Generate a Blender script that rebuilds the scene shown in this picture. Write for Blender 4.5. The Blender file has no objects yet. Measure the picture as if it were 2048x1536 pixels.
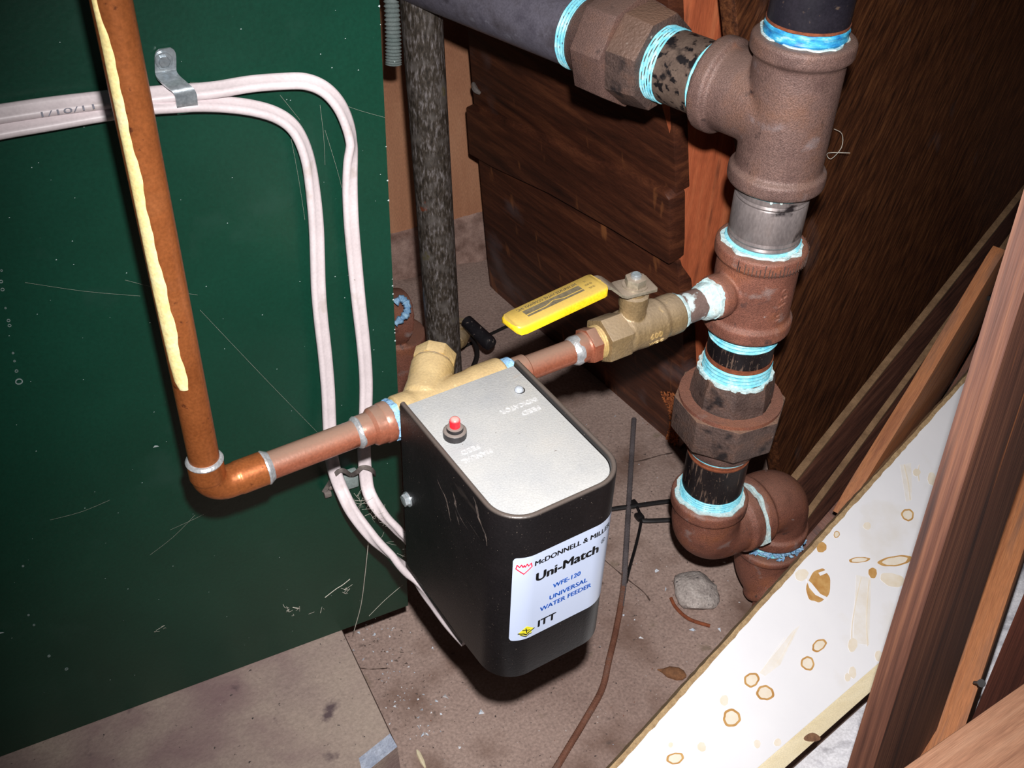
import bpy, bmesh, math, random
from math import sin, cos, pi, radians, sqrt
from mathutils import Vector as V, Matrix
random.seed(7)
sc = bpy.context.scene
COL = sc.collection
FLOOR = -800.0                       # mm below the lens

# ------------------------------------------------------------------ camera (frame of measure: millimetres from the lens, z up)
F = 2150.0
MR = ((0.88986359, -0.26701814, 0.36992445),
      (-0.45520019, -0.57400482, 0.68066971),
      (0.03058726, -0.77409287, -0.63233270))
def W(p):                            # mm -> metres, floor at z = 0
    return V((p[0] * .001, p[1] * .001, (p[2] - FLOOR) * .001))
cam = bpy.data.cameras.new('camera'); co = bpy.data.objects.new('camera', cam); COL.objects.link(co)
rot = Matrix(((MR[0][0], -MR[0][1], -MR[0][2]), (MR[1][0], -MR[1][1], -MR[1][2]), (MR[2][0], -MR[2][1], -MR[2][2])))
co.matrix_world = Matrix.Translation(W((0, 0, 0))) @ rot.to_4x4()
cam.sensor_width = 36; cam.lens = F / 2048 * 36; cam.clip_start = .01; cam.clip_end = 50
sc.camera = co
# ------------------------------------------------------------------ light: the camera's own flash, and a dim basement
wd = bpy.data.worlds.new('dim_basement'); sc.world = wd; wd.use_nodes = True
wd.node_tree.nodes['Background'].inputs[0].default_value = (.9, .95, 1, 1)
wd.node_tree.nodes['Background'].inputs[1].default_value = .018
fl = bpy.data.lights.new('camera_flash', 'SPOT'); fo = bpy.data.objects.new('camera_flash', fl); COL.objects.link(fo)
fl.energy = 39; fl.shadow_soft_size = .007; fl.spot_size = radians(82); fl.spot_blend = 1; fl.color = (1, .97, .96)
fo.matrix_world = Matrix.Translation(W((0, 0, 0)) + rot @ V((.012, .046, 0))) @ (rot @ V((.11, -.075, -1))).to_track_quat('-Z', 'Y').to_matrix().to_4x4()
sc.view_settings.view_transform = 'Standard'; sc.view_settings.look = 'None'
sc.view_settings.exposure = 0; sc.view_settings.gamma = 1; sc.view_settings.use_curve_mapping = False

# ------------------------------------------------------------------ measuring helpers
def ray(px, py):
    a, b = (px - 1024) / F, (py - 768) / F
    return V([MR[i][0] * a + MR[i][1] * b + MR[i][2] for i in range(3)])
def atd(px, py, d): return ray(px, py) * d
def onz(px, py, z): r = ray(px, py); return r * (z / r.z)
def ony(px, py, y): r = ray(px, py); return r * (y / r.y)
def onpl(px, py, P, n): r = ray(px, py); return r * (V(P).dot(n) / r.dot(n))
X, Y, Z = V((1, 0, 0)), V((0, 1, 0)), V((0, 0, 1))

# ------------------------------------------------------------------ mesh helpers
class MB:
    def __init__(s): s.v = []; s.f = []; s.m = []
    def add(s, v, f, m=0):
        o = len(s.v); s.v += [V(p) for p in v]; s.f += [tuple(i + o for i in q) for q in f]; s.m += [m] * len(f); return s
    def join(s, b, m=None):
        o = len(s.v); s.v += b.v; s.f += [tuple(i + o for i in q) for q in b.f]; s.m += (b.m if m is None else [m] * len(b.f)); return s
def frame(ax):
    ax = V(ax).normalized(); t = X if abs(ax.x) < .8 else Y
    a = (t - ax * t.dot(ax)).normalized(); return a, ax.cross(a), ax
def lathe(P, ax, prof, n=40, ph=0.0, rf=None, m=0):
    """closed turned solid: prof = [(distance along axis, radius)]"""
    P = V(P); a, b, c = frame(ax); v = []; f = []
    for s_, r in prof:
        for k in range(n):
            t = 2 * pi * k / n + ph; q = r * (rf(k, s_) if rf else 1)
            v.append(P + c * s_ + a * (q * cos(t)) + b * (q * sin(t)))
    for i in range(len(prof) - 1):
        for k in range(n):
            k2 = (k + 1) % n
            f.append((i * n + k, i * n + k2, (i + 1) * n + k2, (i + 1) * n + k))
    f.append(tuple(range(n - 1, -1, -1))); f.append(tuple((len(prof) - 1) * n + k for k in range(n)))
    return MB().add(v, f, m)
def cyl(P, ax, s0, s1, r, n=40, ch=0.0, **k):
    pr = [(s0, r), (s1, r)] if not ch else [(s0, r - ch), (s0 + ch, r), (s1 - ch, r), (s1, r - ch)]
    return lathe(P, ax, pr, n, **k)
def ringm(P, ax, s0, s1, r0, r1, n=40, rf=None, m=0):
    """hollow ring"""
    P = V(P); a, b, c = frame(ax); v = []; f = []
    for s_, r in ((s0, r1), (s1, r1), (s1, r0), (s0, r0)):
        for k in range(n):
            t = 2 * pi * k / n; q = r * (rf(k, s_) if rf else 1)
            v.append(P + c * s_ + a * (q * cos(t)) + b * (q * sin(t)))
    for i in range(4):
        for k in range(n):
            k2 = (k + 1) % n; j = (i + 1) % 4
            f.append((i * n + k, i * n + k2, j * n + k2, j * n + k))
    return MB().add(v, f, m)
def smooth_path(pts, sub=6):
    pts = [V(p) for p in pts]; out = []
    for i in range(len(pts) - 1):
        p0 = pts[max(i - 1, 0)]; p1 = pts[i]; p2 = pts[i + 1]; p3 = pts[min(i + 2, len(pts) - 1)]
        for k in range(sub):
            t = k / sub
            out.append(.5 * ((2 * p1) + (p2 - p0) * t + (2 * p0 - 5 * p1 + 4 * p2 - p3) * t * t + (3 * p1 - p0 - 3 * p2 + p3) * t ** 3))
    out.append(pts[-1]); return out
def sweep(path, sec, up=None, tw=None, rad=None, caps=True, m=0):
    """sweep a closed 2-D section along a path; up = constant reference normal, or parallel transport"""
    path = [V(p) for p in path]; n = len(path); k = len(sec); v = []; f = []; a = None
    for i, p in enumerate(path):
        t = (path[min(i + 1, n - 1)] - path[max(i - 1, 0)]).normalized()
        if up is not None: nn = V(up); nn = (nn - t * nn.dot(t)).normalized()
        else:
            if a is None: a = frame(t)[0]
            nn = (a - t * a.dot(t)).normalized(); a = nn
        ss = t.cross(nn); w = tw[i] if tw else 0; r = rad[i] if rad else 1
        e1 = ss * cos(w) + nn * sin(w); e2 = nn * cos(w) - ss * sin(w)
        for x, y in sec: v.append(p + e1 * (x * r) + e2 * (y * r))
    for i in range(n - 1):
        for j in range(k):
            j2 = (j + 1) % k; f.append((i * k + j, i * k + j2, (i + 1) * k + j2, (i + 1) * k + j))
    if caps: f.append(tuple(range(k - 1, -1, -1))); f.append(tuple((n - 1) * k + j for j in range(k)))
    return MB().add(v, f, m)
def circ(r, n=16): return [(r * cos(2 * pi * i / n), r * sin(2 * pi * i / n)) for i in range(n)]
def rect(w, h, c=.25):
    w /= 2; h /= 2
    return [(-w + c, -h), (w - c, -h), (w, -h + c), (w, h - c), (w - c, h), (-w + c, h), (-w, h - c), (-w, -h + c)]
def tube(pts, r, n=14, sub=6, rad=None): 
    p = smooth_path(pts, sub); return sweep(p, circ(r, n), rad=rad(len(p)) if rad else None)
def from_bm(bm):
    bm.verts.ensure_lookup_table(); bm.verts.index_update(); o = MB()
    o.add([v.co.copy() for v in bm.verts], [tuple(v.index for v in f.verts) for f in bm.faces]); bm.free(); return o
def bevel(mb, w=.8, seg=2):
    bm = bmesh.new(); vs = [bm.verts.new(p) for p in mb.v]
    for q in mb.f: bm.faces.new([vs[i] for i in q])
    bmesh.ops.recalc_face_normals(bm, faces=bm.faces)
    es = [e for e in bm.edges if len(e.link_faces) == 2 and e.calc_face_angle() > .5]
    bmesh.ops.bevel(bm, geom=es, offset=w, segments=seg, profile=.6, affect='EDGES', clamp_overlap=True)
    return from_bm(bm)
def slab(poly, depth, bev=.8):
    """polygon pushed back along a depth vector"""
    poly = [V(p) for p in poly]; d = V(depth); k = len(poly); v = poly + [p + d for p in poly]
    f = [tuple(range(k)), tuple(range(2 * k - 1, k - 1, -1))] + [((i + 1) % k, i, k + i, k + (i + 1) % k) for i in range(k)]
    m = MB().add(v, f); return bevel(m, bev) if bev else m
def boxm(P, a, b, c, bev=.6):
    """box from a corner and three edge vectors"""
    P, a, b, c = V(P), V(a), V(b), V(c); return slab([P, P + a, P + a + b, P + b], c, bev)
def prism(q0, q1, bev=.7):
    k = len(q0); v = [V(p) for p in q0] + [V(p) for p in q1]
    f = [tuple(range(k)), tuple(range(2 * k - 1, k - 1, -1))] + [((i + 1) % k, i, k + i, k + (i + 1) % k) for i in range(k)]
    m = MB().add(v, f); return bevel(m, bev) if bev else m
def to_mesh(mb, loc, name):
    me = bpy.data.meshes.new(name); L = V(loc)
    me.from_pydata([tuple((p - L) * .001) for p in mb.v], [], mb.f); me.update(); return me
def cast(mb, vox=1.1, sm=8, fac=.5):
    """join overlapping solids into one cast body with filleted joints"""
    me = to_mesh(mb, (0, 0, 0), 'tmp'); ob = bpy.data.objects.new('tmp', me); COL.objects.link(ob)
    bm = bmesh.new(); bm.from_mesh(me); bmesh.ops.recalc_face_normals(bm, faces=bm.faces); bm.to_mesh(me); bm.free()
    r = ob.modifiers.new('r', 'REMESH'); r.mode = 'VOXEL'; r.voxel_size = vox * .001
    s_ = ob.modifiers.new('s', 'SMOOTH'); s_.iterations = sm; s_.factor = fac
    dg = bpy.context.evaluated_depsgraph_get(); ev = ob.evaluated_get(dg); m2 = ev.to_mesh()
    o = MB().add([v.co * 1000 for v in m2.vertices], [tuple(p.vertices) for p in m2.polygons])
    ev.to_mesh_clear(); bpy.data.objects.remove(ob); bpy.data.meshes.remove(me); return o
def text2d(s_, size, bold=0.0, align='CENTER', space=1.0, ext=0.0):
    cu = bpy.data.curves.new('t', 'FONT'); cu.body = s_; cu.size = size; cu.align_x = align; cu.align_y = 'CENTER'
    cu.resolution_u = 3; cu.extrude = ext; cu.space_character = space
    ob = bpy.data.objects.new('t', cu); COL.objects.link(ob)
    dg = bpy.context.evaluated_depsgraph_get(); ev = ob.evaluated_get(dg); m2 = ev.to_mesh()
    r = [(v.co.copy() if ext else v.co.xy.copy()) for v in m2.vertices], [tuple(p.vertices) for p in m2.polygons]
    ev.to_mesh_clear(); bpy.data.objects.remove(ob); bpy.data.curves.remove(cu); return r
def text3d(s_, size, fn, bold=0.0, width=None, **k):
    """lettering laid on a surface: fn(x, y) -> point"""
    v, f = text2d(s_, size, bold, **k)
    if width:
        x0 = min(p.x for p in v); x1 = max(p.x for p in v); q = width / (x1 - x0)
        for p in v: p.x *= q
    o = MB()
    for dx, dy in (((0, 0),) if bold <= 0 else ((-1, 0), (1, 0), (0, .6), (0, -.6))): o.add([fn(p.x + dx * bold * size * .4, p.y + dy * bold * size * .4, *([p.z] if k.get('ext') else [])) for p in v], f)
    return o

# ------------------------------------------------------------------ materials
def lin(c): return tuple(((x / 255) / 12.92 if x <= 10 else (((x / 255) + .055) / 1.055) ** 2.4) for x in c) + (1,)
def mat(name, stops, scale=60, stretch=(1, 1, 1), detail=6, rough=.6, metal=0.0, bump=.2, bscale=None, dist=0.0,
        spots=(), dust=None, spec=.5, rot=None, bdist=.001, rvar=0.0, coat=0.0, grain=(700, .16)):
    m = bpy.data.materials.new(name); m.use_nodes = True; t = m.node_tree; N = t.nodes; L = t.links
    b = N['Principled BSDF']; b.inputs['Roughness'].default_value = rough; b.inputs['Metallic'].default_value = metal
    b.inputs['Specular IOR Level'].default_value = spec; b.inputs['Coat Weight'].default_value = coat
    tc = N.new('ShaderNodeTexCoord'); mp = N.new('ShaderNodeMapping'); L.new(tc.outputs['Object'], mp.inputs[0])
    mp.inputs['Scale'].default_value = stretch
    if rot: mp.vector_type = 'TEXTURE'; mp.inputs['Rotation'].default_value = rot; mp.inputs['Scale'].default_value = tuple(1 / q for q in stretch)
    nz = N.new('ShaderNodeTexNoise'); nz.inputs['Scale'].default_value = scale; nz.inputs['Detail'].default_value = detail
    nz.inputs['Roughness'].default_value = .6; nz.inputs['Distortion'].default_value = dist; L.new(mp.outputs[0], nz.inputs[0])
    cr = N.new('ShaderNodeValToRGB'); L.new(nz.outputs[0], cr.inputs[0]); e = cr.color_ramp.elements
    e[0].position, e[0].color = stops[0][0], lin(stops[0][1]); e[1].position, e[1].color = stops[-1][0], lin(stops[-1][1])
    for p, c in stops[1:-1]: q = e.new(p); q.color = lin(c)
    out = cr.outputs[0]
    if grain:
        gn = N.new('ShaderNodeTexNoise'); gn.inputs['Scale'].default_value = grain[0]; gn.inputs['Detail'].default_value = 3; L.new(mp.outputs[0], gn.inputs[0])
        gm = N.new('ShaderNodeMapRange'); gm.inputs[1].default_value = .3; gm.inputs[2].default_value = .7; gm.inputs[3].default_value = 1 - grain[1]; gm.inputs[4].default_value = 1 + grain[1]; L.new(gn.outputs[0], gm.inputs[0])
        vm = N.new('ShaderNodeVectorMath'); vm.operation = 'SCALE'; L.new(out, vm.inputs[0]); L.new(gm.outputs[0], vm.inputs[3]); out = vm.outputs[0]
    for (c, s2, lo, hi, *st) in spots:
        n2 = N.new('ShaderNodeTexNoise'); n2.inputs['Scale'].default_value = s2; n2.inputs['Detail'].default_value = 5
        if st:
            m2 = N.new('ShaderNodeMapping'); m2.inputs['Scale'].default_value = st[0]; L.new(tc.outputs['Object'], m2.inputs[0]); L.new(m2.outputs[0], n2.inputs[0])
        else: L.new(tc.outputs['Object'], n2.inputs[0])
        r2 = N.new('ShaderNodeMapRange'); r2.inputs[1].default_value = lo; r2.inputs[2].default_value = hi; L.new(n2.outputs[0], r2.inputs[0])
        mx = N.new('ShaderNodeMix'); mx.data_type = 'RGBA'; L.new(r2.outputs[0], mx.inputs[0]); L.new(out, mx.inputs[6]); mx.inputs[7].default_value = lin(c); out = mx.outputs[2]
    if dust:
        g = N.new('ShaderNodeNewGeometry'); sx = N.new('ShaderNodeSeparateXYZ'); L.new(g.outputs['Normal'], sx.inputs[0])
        r3 = N.new('ShaderNodeMapRange'); r3.inputs[1].default_value = .25; r3.inputs[2].default_value = .95; r3.inputs[4].default_value = dust[1]
        L.new(sx.outputs[2], r3.inputs[0])
        mx = N.new('ShaderNodeMix'); mx.data_type = 'RGBA'; L.new(r3.outputs[0], mx.inputs[0]); L.new(out, mx.inputs[6]); mx.inputs[7].default_value = lin(dust[0]); out = mx.outputs[2]
        if metal > 0:
            mm = N.new('ShaderNodeMath'); mm.operation = 'MULTIPLY_ADD'; mm.inputs[1].default_value = -metal; mm.inputs[2].default_value = metal
            L.new(r3.outputs[0], mm.inputs[0]); L.new(mm.outputs[0], b.inputs['Metallic'])
    L.new(out, b.inputs['Base Color'])
    if rvar:
        r4 = N.new('ShaderNodeMapRange'); r4.inputs[1].default_value = .3; r4.inputs[2].default_value = .7
        r4.inputs[3].default_value = rough - rvar; r4.inputs[4].default_value = rough + rvar; L.new(nz.outputs[0], r4.inputs[0]); L.new(r4.outputs[0], b.inputs['Roughness'])
    if bump:
        bn = N.new('ShaderNodeTexNoise'); bn.inputs['Scale'].default_value = bscale or scale * 3; bn.inputs['Detail'].default_value = 4; L.new(mp.outputs[0], bn.inputs[0])
        bp = N.new('ShaderNodeBump'); bp.inputs['Strength'].default_value = bump; bp.inputs['Distance'].default_value = bdist
        L.new(bn.outputs[0], bp.inputs['Height']); L.new(bp.outputs[0], b.inputs['Normal'])
    return m
DUST = (150, 132, 118)
m_green = mat('green_paint', [(.3, (9, 53, 39)), (.7, (12, 60, 45))], 12, rough=.4, bump=.12, bscale=300, spots=[((60, 92, 80), 420, .74, .79), ((26, 62, 50), 30, .6, .8)], grain=(500, .1))
m_green_edge = mat('green_edge', [(.45, (14, 40, 30)), (.6, (30, 34, 30))], 200)
m_concrete = mat('pad_concrete', [(.25, (136, 116, 112)), (.5, (160, 142, 131)), (.75, (168, 152, 138))], 9, rough=.9, bump=.6, bscale=300, spots=[((124, 98, 100), 8, .52, .68), ((60, 54, 54), 260, .69, .74), ((92, 76, 78), 40, .66, .74), ((200, 194, 188), 340, .73, .77)], grain=(500, .12))
m_concrete_raw = mat('pad_broken', [(.3, (150, 160, 180)), (.7, (190, 198, 214))], 120, rough=.95, bump=.6)
m_floor = mat('floor_concrete', [(.25, (132, 109, 100)), (.5, (162, 139, 129)), (.75, (178, 155, 144))], 7, rough=.92, bump=.7, bscale=220, detail=10,
              spots=[((112, 86, 74), 14, .52, .72), ((126, 110, 92), 34, .66, .76), ((70, 60, 58), 300, .66, .72), ((204, 196, 192), 360, .7, .75), ((92, 78, 72), 60, .66, .76)], grain=(400, .22))
m_dirt = mat('joint_dirt', [(.3, (18, 14, 12)), (.7, (34, 26, 22))], 90, rough=1)
m_curb = mat('rough_curb', [(.3, (120, 92, 82)), (.7, (180, 150, 138))], 60, rough=1, bump=1, bscale=140)
m_plywall = mat('wall_plywood', [(.3, (172, 116, 86)), (.55, (196, 140, 106)), (.75, (210, 158, 124))], 6, (1.5, 1, .35), rough=.75, bump=.1, dist=1.5)
WD = (8, 8, 1)
m_dark = mat('dark_plywood', [(.32, (44, 23, 13)), (.5, (84, 47, 27)), (.7, (122, 76, 45))], 26, (9, 9, .7), rough=.5, bump=.4, bscale=60, rot=(0, .9, .4), dist=.4, spots=[((104, 92, 92), 9, .64, .85)], grain=(300, .3))
m_crate = mat('crate_wood', [(.28, (40, 19, 11)), (.5, (76, 39, 24)), (.72, (112, 64, 40))], 14, (2, .5, 6), rough=.55, bump=.35, bscale=40, dist=.5,
              spots=[((140, 86, 50), 22, .64, .74, (1, 2.5, .6)), ((112, 100, 102), 10, .62, .82)], grain=(260, .25))
m_crate_edge = mat('crate_edge', [(.3, (120, 72, 46)), (.7, (170, 116, 80))], 30, (3, .5, 3), rough=.8, bump=.3)
m_rot = mat('rotted_wood', [(.3, (98, 48, 24)), (.55, (158, 88, 46)), (.7, (190, 118, 66))], 120, rough=1, bump=1, bscale=160)
m_post = mat('post_wood', [(.25, (134, 62, 36)), (.5, (178, 92, 56)), (.75, (196, 114, 74))], 10, (7, 7, .5), rough=.65, bump=.3, bscale=50, dist=.5, spots=[((110, 56, 36), 30, .64, .76, (3, 3, .4))], grain=(200, .2))
m_lumber = mat('brown_lumber', [(.25, (56, 30, 22)), (.5, (92, 56, 42)), (.75, (122, 80, 58))], 34, (8, 8, .2), rough=.7, bump=.35, bscale=90, dist=.15, spots=[((150, 90, 52), 60, .68, .74, (3, 3, .12)), ((48, 30, 28), 30, .6, .74, (4, 4, .15))], grain=(300, .15))
m_lumber_dark = mat('stained_lumber', [(.3, (54, 36, 36)), (.7, (84, 58, 54))], 14, (6, 6, .5), rough=.7, bump=.2)
m_lumber_lt = mat('tan_lumber', [(.3, (134, 92, 70)), (.5, (158, 114, 88)), (.7, (168, 126, 100))], 30, (8, 8, .3), rough=.75, bump=.5, bscale=70, grain=(300, .2))
m_orange = mat('orange_plank', [(.3, (134, 80, 49)), (.5, (162, 104, 65)), (.7, (124, 86, 66))], 22, (7, 7, .35), rough=.7, bump=.4, dist=.3, grain=(300, .2), spots=[((92, 70, 60), 18, .62, .76, (3, 3, .5))])
m_red = mat('red_brown_board', [(.3, (62, 30, 22)), (.7, (98, 52, 38))], 30, (8, 8, .3), rough=.65, bump=.4)
m_bedge = mat('raw_edge', [(.3, (104, 78, 54)), (.7, (140, 110, 80))], 60, (1, 1, 4), rough=.85, bump=.4)
m_bface = mat('board_face', [(.3, (66, 40, 34)), (.55, (106, 66, 52)), (.75, (130, 88, 70))], 14, (1, 1, 8), rough=.6, bump=.4, dist=.5, grain=(300, .25))
m_white = mat('white_laminate', [(.3, (244, 244, 248)), (.7, (250, 250, 253))], 20, rough=.38, bump=.02, spots=[((236, 230, 220), 14, .62, .8)], grain=None)
m_cream = mat('cream_wood', [(.3, (224, 208, 170)), (.7, (240, 228, 196))], 20, (1, 6, 6), rough=.7, bump=.1)
m_marble = mat('marbled_white', [(.3, (150, 148, 156)), (.48, (224, 224, 230)), (.75, (240, 240, 244))], 26, rough=.4, bump=.02, dist=1.2)
m_stain = mat('brown_stain', [(.3, (184, 132, 70)), (.7, (214, 172, 110))], 120, rough=.6, bump=0, grain=None)
m_stain_lt = mat('pale_stain', [(.3, (236, 222, 198)), (.7, (246, 238, 224))], 90, rough=.6, bump=0, grain=None)
m_copper = mat('copper_tarnished', [(.3, (150, 84, 44)), (.55, (172, 100, 55)), (.75, (178, 112, 68))], 22, rough=.36, metal=.5, bump=.06, bscale=300, spots=[((96, 52, 34), 200, .67, .74), ((150, 96, 66), 30, .6, .8)], rvar=.08)
m_copper2 = mat('copper_bright', [(.3, (160, 92, 68)), (.55, (182, 110, 84)), (.75, (160, 84, 56))], 30, rough=.32, metal=.5, bump=.1, bscale=500, dust=((134, 114, 100), .85), spots=[((206, 152, 122), 420, .7, .76), ((118, 66, 48), 60, .64, .72)])
m_solder = mat('solder', [(.3, (176, 180, 184)), (.7, (220, 222, 224))], 200, rough=.3, metal=.6, bump=.3)
m_flux = mat('cream_flux', [(.3, (222, 200, 128)), (.55, (238, 220, 156)), (.7, (224, 214, 176))], 40, rough=.6, bump=.4, bscale=160, spots=[((176, 120, 80), 60, .7, .76)])
m_brass = mat('brass', [(.3, (186, 154, 96)), (.7, (214, 186, 126))], 60, rough=.4, metal=.35, bump=.25, bscale=700, dust=((186, 166, 134), .5), spots=[((232, 210, 150), 160, .68, .75)])
m_brass_old = mat('brass_tarnished', [(.3, (122, 102, 72)), (.55, (154, 130, 94)), (.75, (138, 122, 98))], 40, rough=.45, metal=.35, bump=.45, bscale=500, dust=((150, 134, 114), .7), spots=[((196, 164, 104), 120, .68, .74), ((96, 80, 60), 50, .64, .74)])
m_iron = mat('cast_iron_rusty', [(.25, (86, 64, 60)), (.5, (114, 89, 82)), (.75, (122, 88, 72))], 34, rough=.5, metal=.2, bump=.5, bscale=1100, spots=[((146, 88, 58), 46, .66, .78), ((154, 146, 150), 40, .62, .8), ((52, 40, 40), 90, .66, .74)], dust=((124, 102, 92), .5), grain=(1100, .34))
m_iron_red = mat('cast_iron_red_rust', [(.25, (98, 60, 49)), (.5, (132, 84, 69)), (.75, (150, 92, 63))], 34, rough=.56, metal=.12, bump=.5, bscale=1100, spots=[((156, 142, 138), 46, .62, .78), ((78, 56, 52), 110, .64, .74), ((190, 184, 182), 150, .71, .76)], dust=((130, 100, 86), .4), grain=(1100, .32))
m_iron_dk = mat('cast_iron_dark', [(.25, (66, 53, 50)), (.5, (96, 78, 72)), (.75, (112, 82, 68))], 46, rough=.55, metal=.2, bump=.8, bscale=500, spots=[((40, 34, 35), 60, .58, .68), ((168, 160, 152), 160, .7, .76)], dust=((132, 102, 84), .75), grain=(900, .3))
m_blackpipe = mat('black_pipe', [(.3, (20, 17, 19)), (.6, (34, 29, 31)), (.75, (56, 46, 44))], 40, (1, 1, .5), rough=.36, metal=.1, bump=.2, bscale=300, spots=[((112, 92, 80), 260, .6, .68, (2, 2, .25)), ((120, 100, 86), 700, .66, .72), ((130, 142, 166), 40, .72, .8)])
m_toppipe = mat('blue_black_pipe', [(.3, (30, 28, 36)), (.7, (50, 46, 54))], 30, rough=.35, metal=.2, bump=.2, spots=[((96, 80, 70), 240, .66, .74)])
m_greypipe = mat('grey_steel_pipe', [(.25, (78, 74, 86)), (.5, (112, 108, 120)), (.75, (84, 78, 84))], 40, rough=.42, metal=.25, bump=.3, spots=[((50, 45, 50), 30, .6, .74), ((150, 150, 162), 90, .66, .78)])
m_nipple = mat('worn_steel_nipple', [(.3, (112, 104, 104)), (.55, (142, 132, 130)), (.75, (118, 100, 92))], 40, (1, 1, .4), rough=.36, metal=.3, bump=.08, spots=[((40, 34, 36), 50, .62, .68)])
m_nipple_bk = mat('scuffed_nipple', [(.3, (92, 76, 68)), (.7, (124, 106, 94))], 60, rough=.5, metal=.2, bump=.2, spots=[((26, 22, 24), 180, .53, .6), ((30, 26, 28), 46, .6, .66)])
m_galv = mat('smeared_nipple', [(.3, (112, 92, 86)), (.7, (146, 124, 116))], 50, rough=.5, metal=.2, bump=.2, spots=[((216, 234, 236), 90, .54, .6, (1, 1, 1))])
m_oldpipe = mat('old_mottled_pipe', [(.32, (40, 35, 31)), (.5, (70, 62, 54)), (.68, (132, 126, 126))], 420, (1, 1, .3), rough=.5, metal=.15, bump=.5, bscale=500, spots=[((104, 98, 94), 60, .5, .72), ((92, 84, 50), 60, .66, .76), ((126, 60, 34), 50, .7, .76)], grain=(900, .35))
m_tape = mat('thread_tape', [(.3, (96, 196, 222)), (.55, (150, 224, 238)), (.72, (214, 244, 246))], 120, rough=.45, bump=.2)
m_tape_dk = mat('deep_blue_tape', [(.35, (24, 110, 178)), (.55, (70, 176, 216)), (.72, (190, 232, 236))], 90, (1, 1, 3), rough=.45, bump=.2)
m_dope = mat('pipe_dope', [(.3, (166, 206, 212)), (.55, (206, 228, 228)), (.75, (190, 190, 180))], 160, rough=.7, bump=.8, bscale=300)
m_bluedope = mat('blue_dope', [(.3, (96, 150, 200)), (.7, (170, 208, 232))], 200, rough=.7, bump=.8)
m_box = mat('black_enamel', [(.3, (17, 15, 16)), (.7, (24, 21, 22))], 40, rough=.36, bump=.12, bscale=800, spots=[((140, 126, 114), 1100, .70, .76), ((66, 58, 54), 30, .66, .82, (.6, .6, 1.6))], dust=((96, 86, 80), .8))
m_zinc = mat('zinc_plate', [(.3, (160, 162, 164)), (.55, (174, 174, 172)), (.75, (180, 177, 172))], 22, rough=.5, metal=.1, bump=.2, bscale=900, spots=[((154, 166, 176), 14, .56, .72), ((110, 102, 96), 420, .72, .78), ((182, 156, 136), 30, .7, .8)], grain=(1200, .08))
m_zinc_hi = mat('zinc_letter_highlight', [(.3, (192, 192, 192)), (.7, (212, 212, 212))], 300, rough=.25, metal=.2, bump=0)  # paler than the plate: highlights on the raised letters put into the colour
m_steel = mat('bright_zinc_steel', [(.3, (168, 178, 186)), (.7, (214, 222, 226))], 90, rough=.26, metal=.7, bump=.1)
m_lever = mat('lever_steel', [(.3, (140, 130, 112)), (.7, (180, 170, 150))], 90, rough=.4, metal=.5, bump=.15, dust=(DUST, .6))
m_yellow = mat('yellow_vinyl', [(.3, (238, 196, 22)), (.7, (246, 212, 40))], 40, rough=.4, bump=.05, dust=((178, 150, 92), .8), spots=[((196, 160, 60), 60, .68, .78)])
m_yprint = mat('grey_print', [(.3, (92, 84, 66)), (.7, (120, 108, 84))], 400, rough=.7, bump=0)
m_red_btn = mat('red_button', [(.3, (232, 28, 40)), (.7, (244, 44, 54))], 60, rough=.3, bump=0, dust=((238, 168, 160), .8))
m_collar = mat('black_collar', [(.3, (30, 28, 30)), (.7, (46, 43, 44))], 80, rough=.45, bump=.1, dust=((128, 118, 112), .85))
m_lens = mat('clear_lens', [(.3, (150, 156, 164)), (.7, (176, 182, 190))], 80, rough=.08, bump=0, coat=.5)
m_label = mat('label_paper', [(.3, (190, 202, 228)), (.7, (198, 209, 233))], 20, rough=.28, bump=0, grain=None)
m_ink = mat('black_ink', [(.3, (14, 14, 16)), (.7, (22, 20, 24))], 50, rough=.5, bump=0)
m_blueink = mat('blue_ink', [(.3, (26, 92, 196)), (.7, (34, 104, 206))], 50, rough=.5, bump=0)
m_redink = mat('red_ink', [(.3, (232, 24, 56)), (.7, (240, 36, 66))], 50, rough=.5, bump=0)
m_yelink = mat('yellow_ink', [(.3, (226, 216, 40)), (.7, (236, 226, 60))], 50, rough=.5, bump=0)
m_cable = mat('white_cable', [(.3, (204, 192, 194)), (.7, (218, 206, 208))], 40, rough=.42, bump=.05, spots=[((176, 162, 152), 50, .62, .78), ((150, 140, 132), 300, .72, .78)], grain=(600, .06))
m_cable_ink = mat('cable_ink', [(.3, (110, 110, 124)), (.7, (140, 140, 150))], 300, rough=.6, bump=0)
m_clip = mat('dusty_grey_plastic', [(.3, (92, 86, 84)), (.7, (122, 112, 106))], 120, rough=.7, bump=.2)
m_clipbase = mat('grey_clip_base', [(.3, (112, 126, 124)), (.7, (142, 152, 150))], 60, rough=.6, bump=.1)
m_rubber = mat('black_rubber', [(.3, (22, 21, 24)), (.7, (36, 34, 38))], 80, rough=.4, bump=.1, spots=[((130, 118, 110), 160, .64, .7)])
m_wire = mat('black_wire', [(.3, (16, 15, 17)), (.7, (30, 27, 28))], 80, rough=.5, bump=.1)
m_rod = mat('rusty_rod', [(.35, (104, 64, 48)), (.5, (124, 82, 64)), (.62, (112, 90, 82))], 30, rough=.8, bump=.5, bscale=500)
m_rodgrey = mat('grey_rod', [(.3, (84, 78, 80)), (.7, (116, 108, 110))], 40, rough=.6, metal=.1, bump=.5, bscale=500)
m_scuff = mat('dusty_scuff', [(.35, (24, 21, 22)), (.6, (112, 98, 90))], 160, rough=.8, bump=.2)
m_knot = mat('wood_knot', [(.3, (96, 66, 50)), (.7, (140, 104, 76))], 200, rough=.8)
m_smear = mat('faint_smear', [(.35, (240, 233, 222)), (.65, (248, 246, 244))], 60, rough=.5, bump=0, grain=None)
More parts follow.
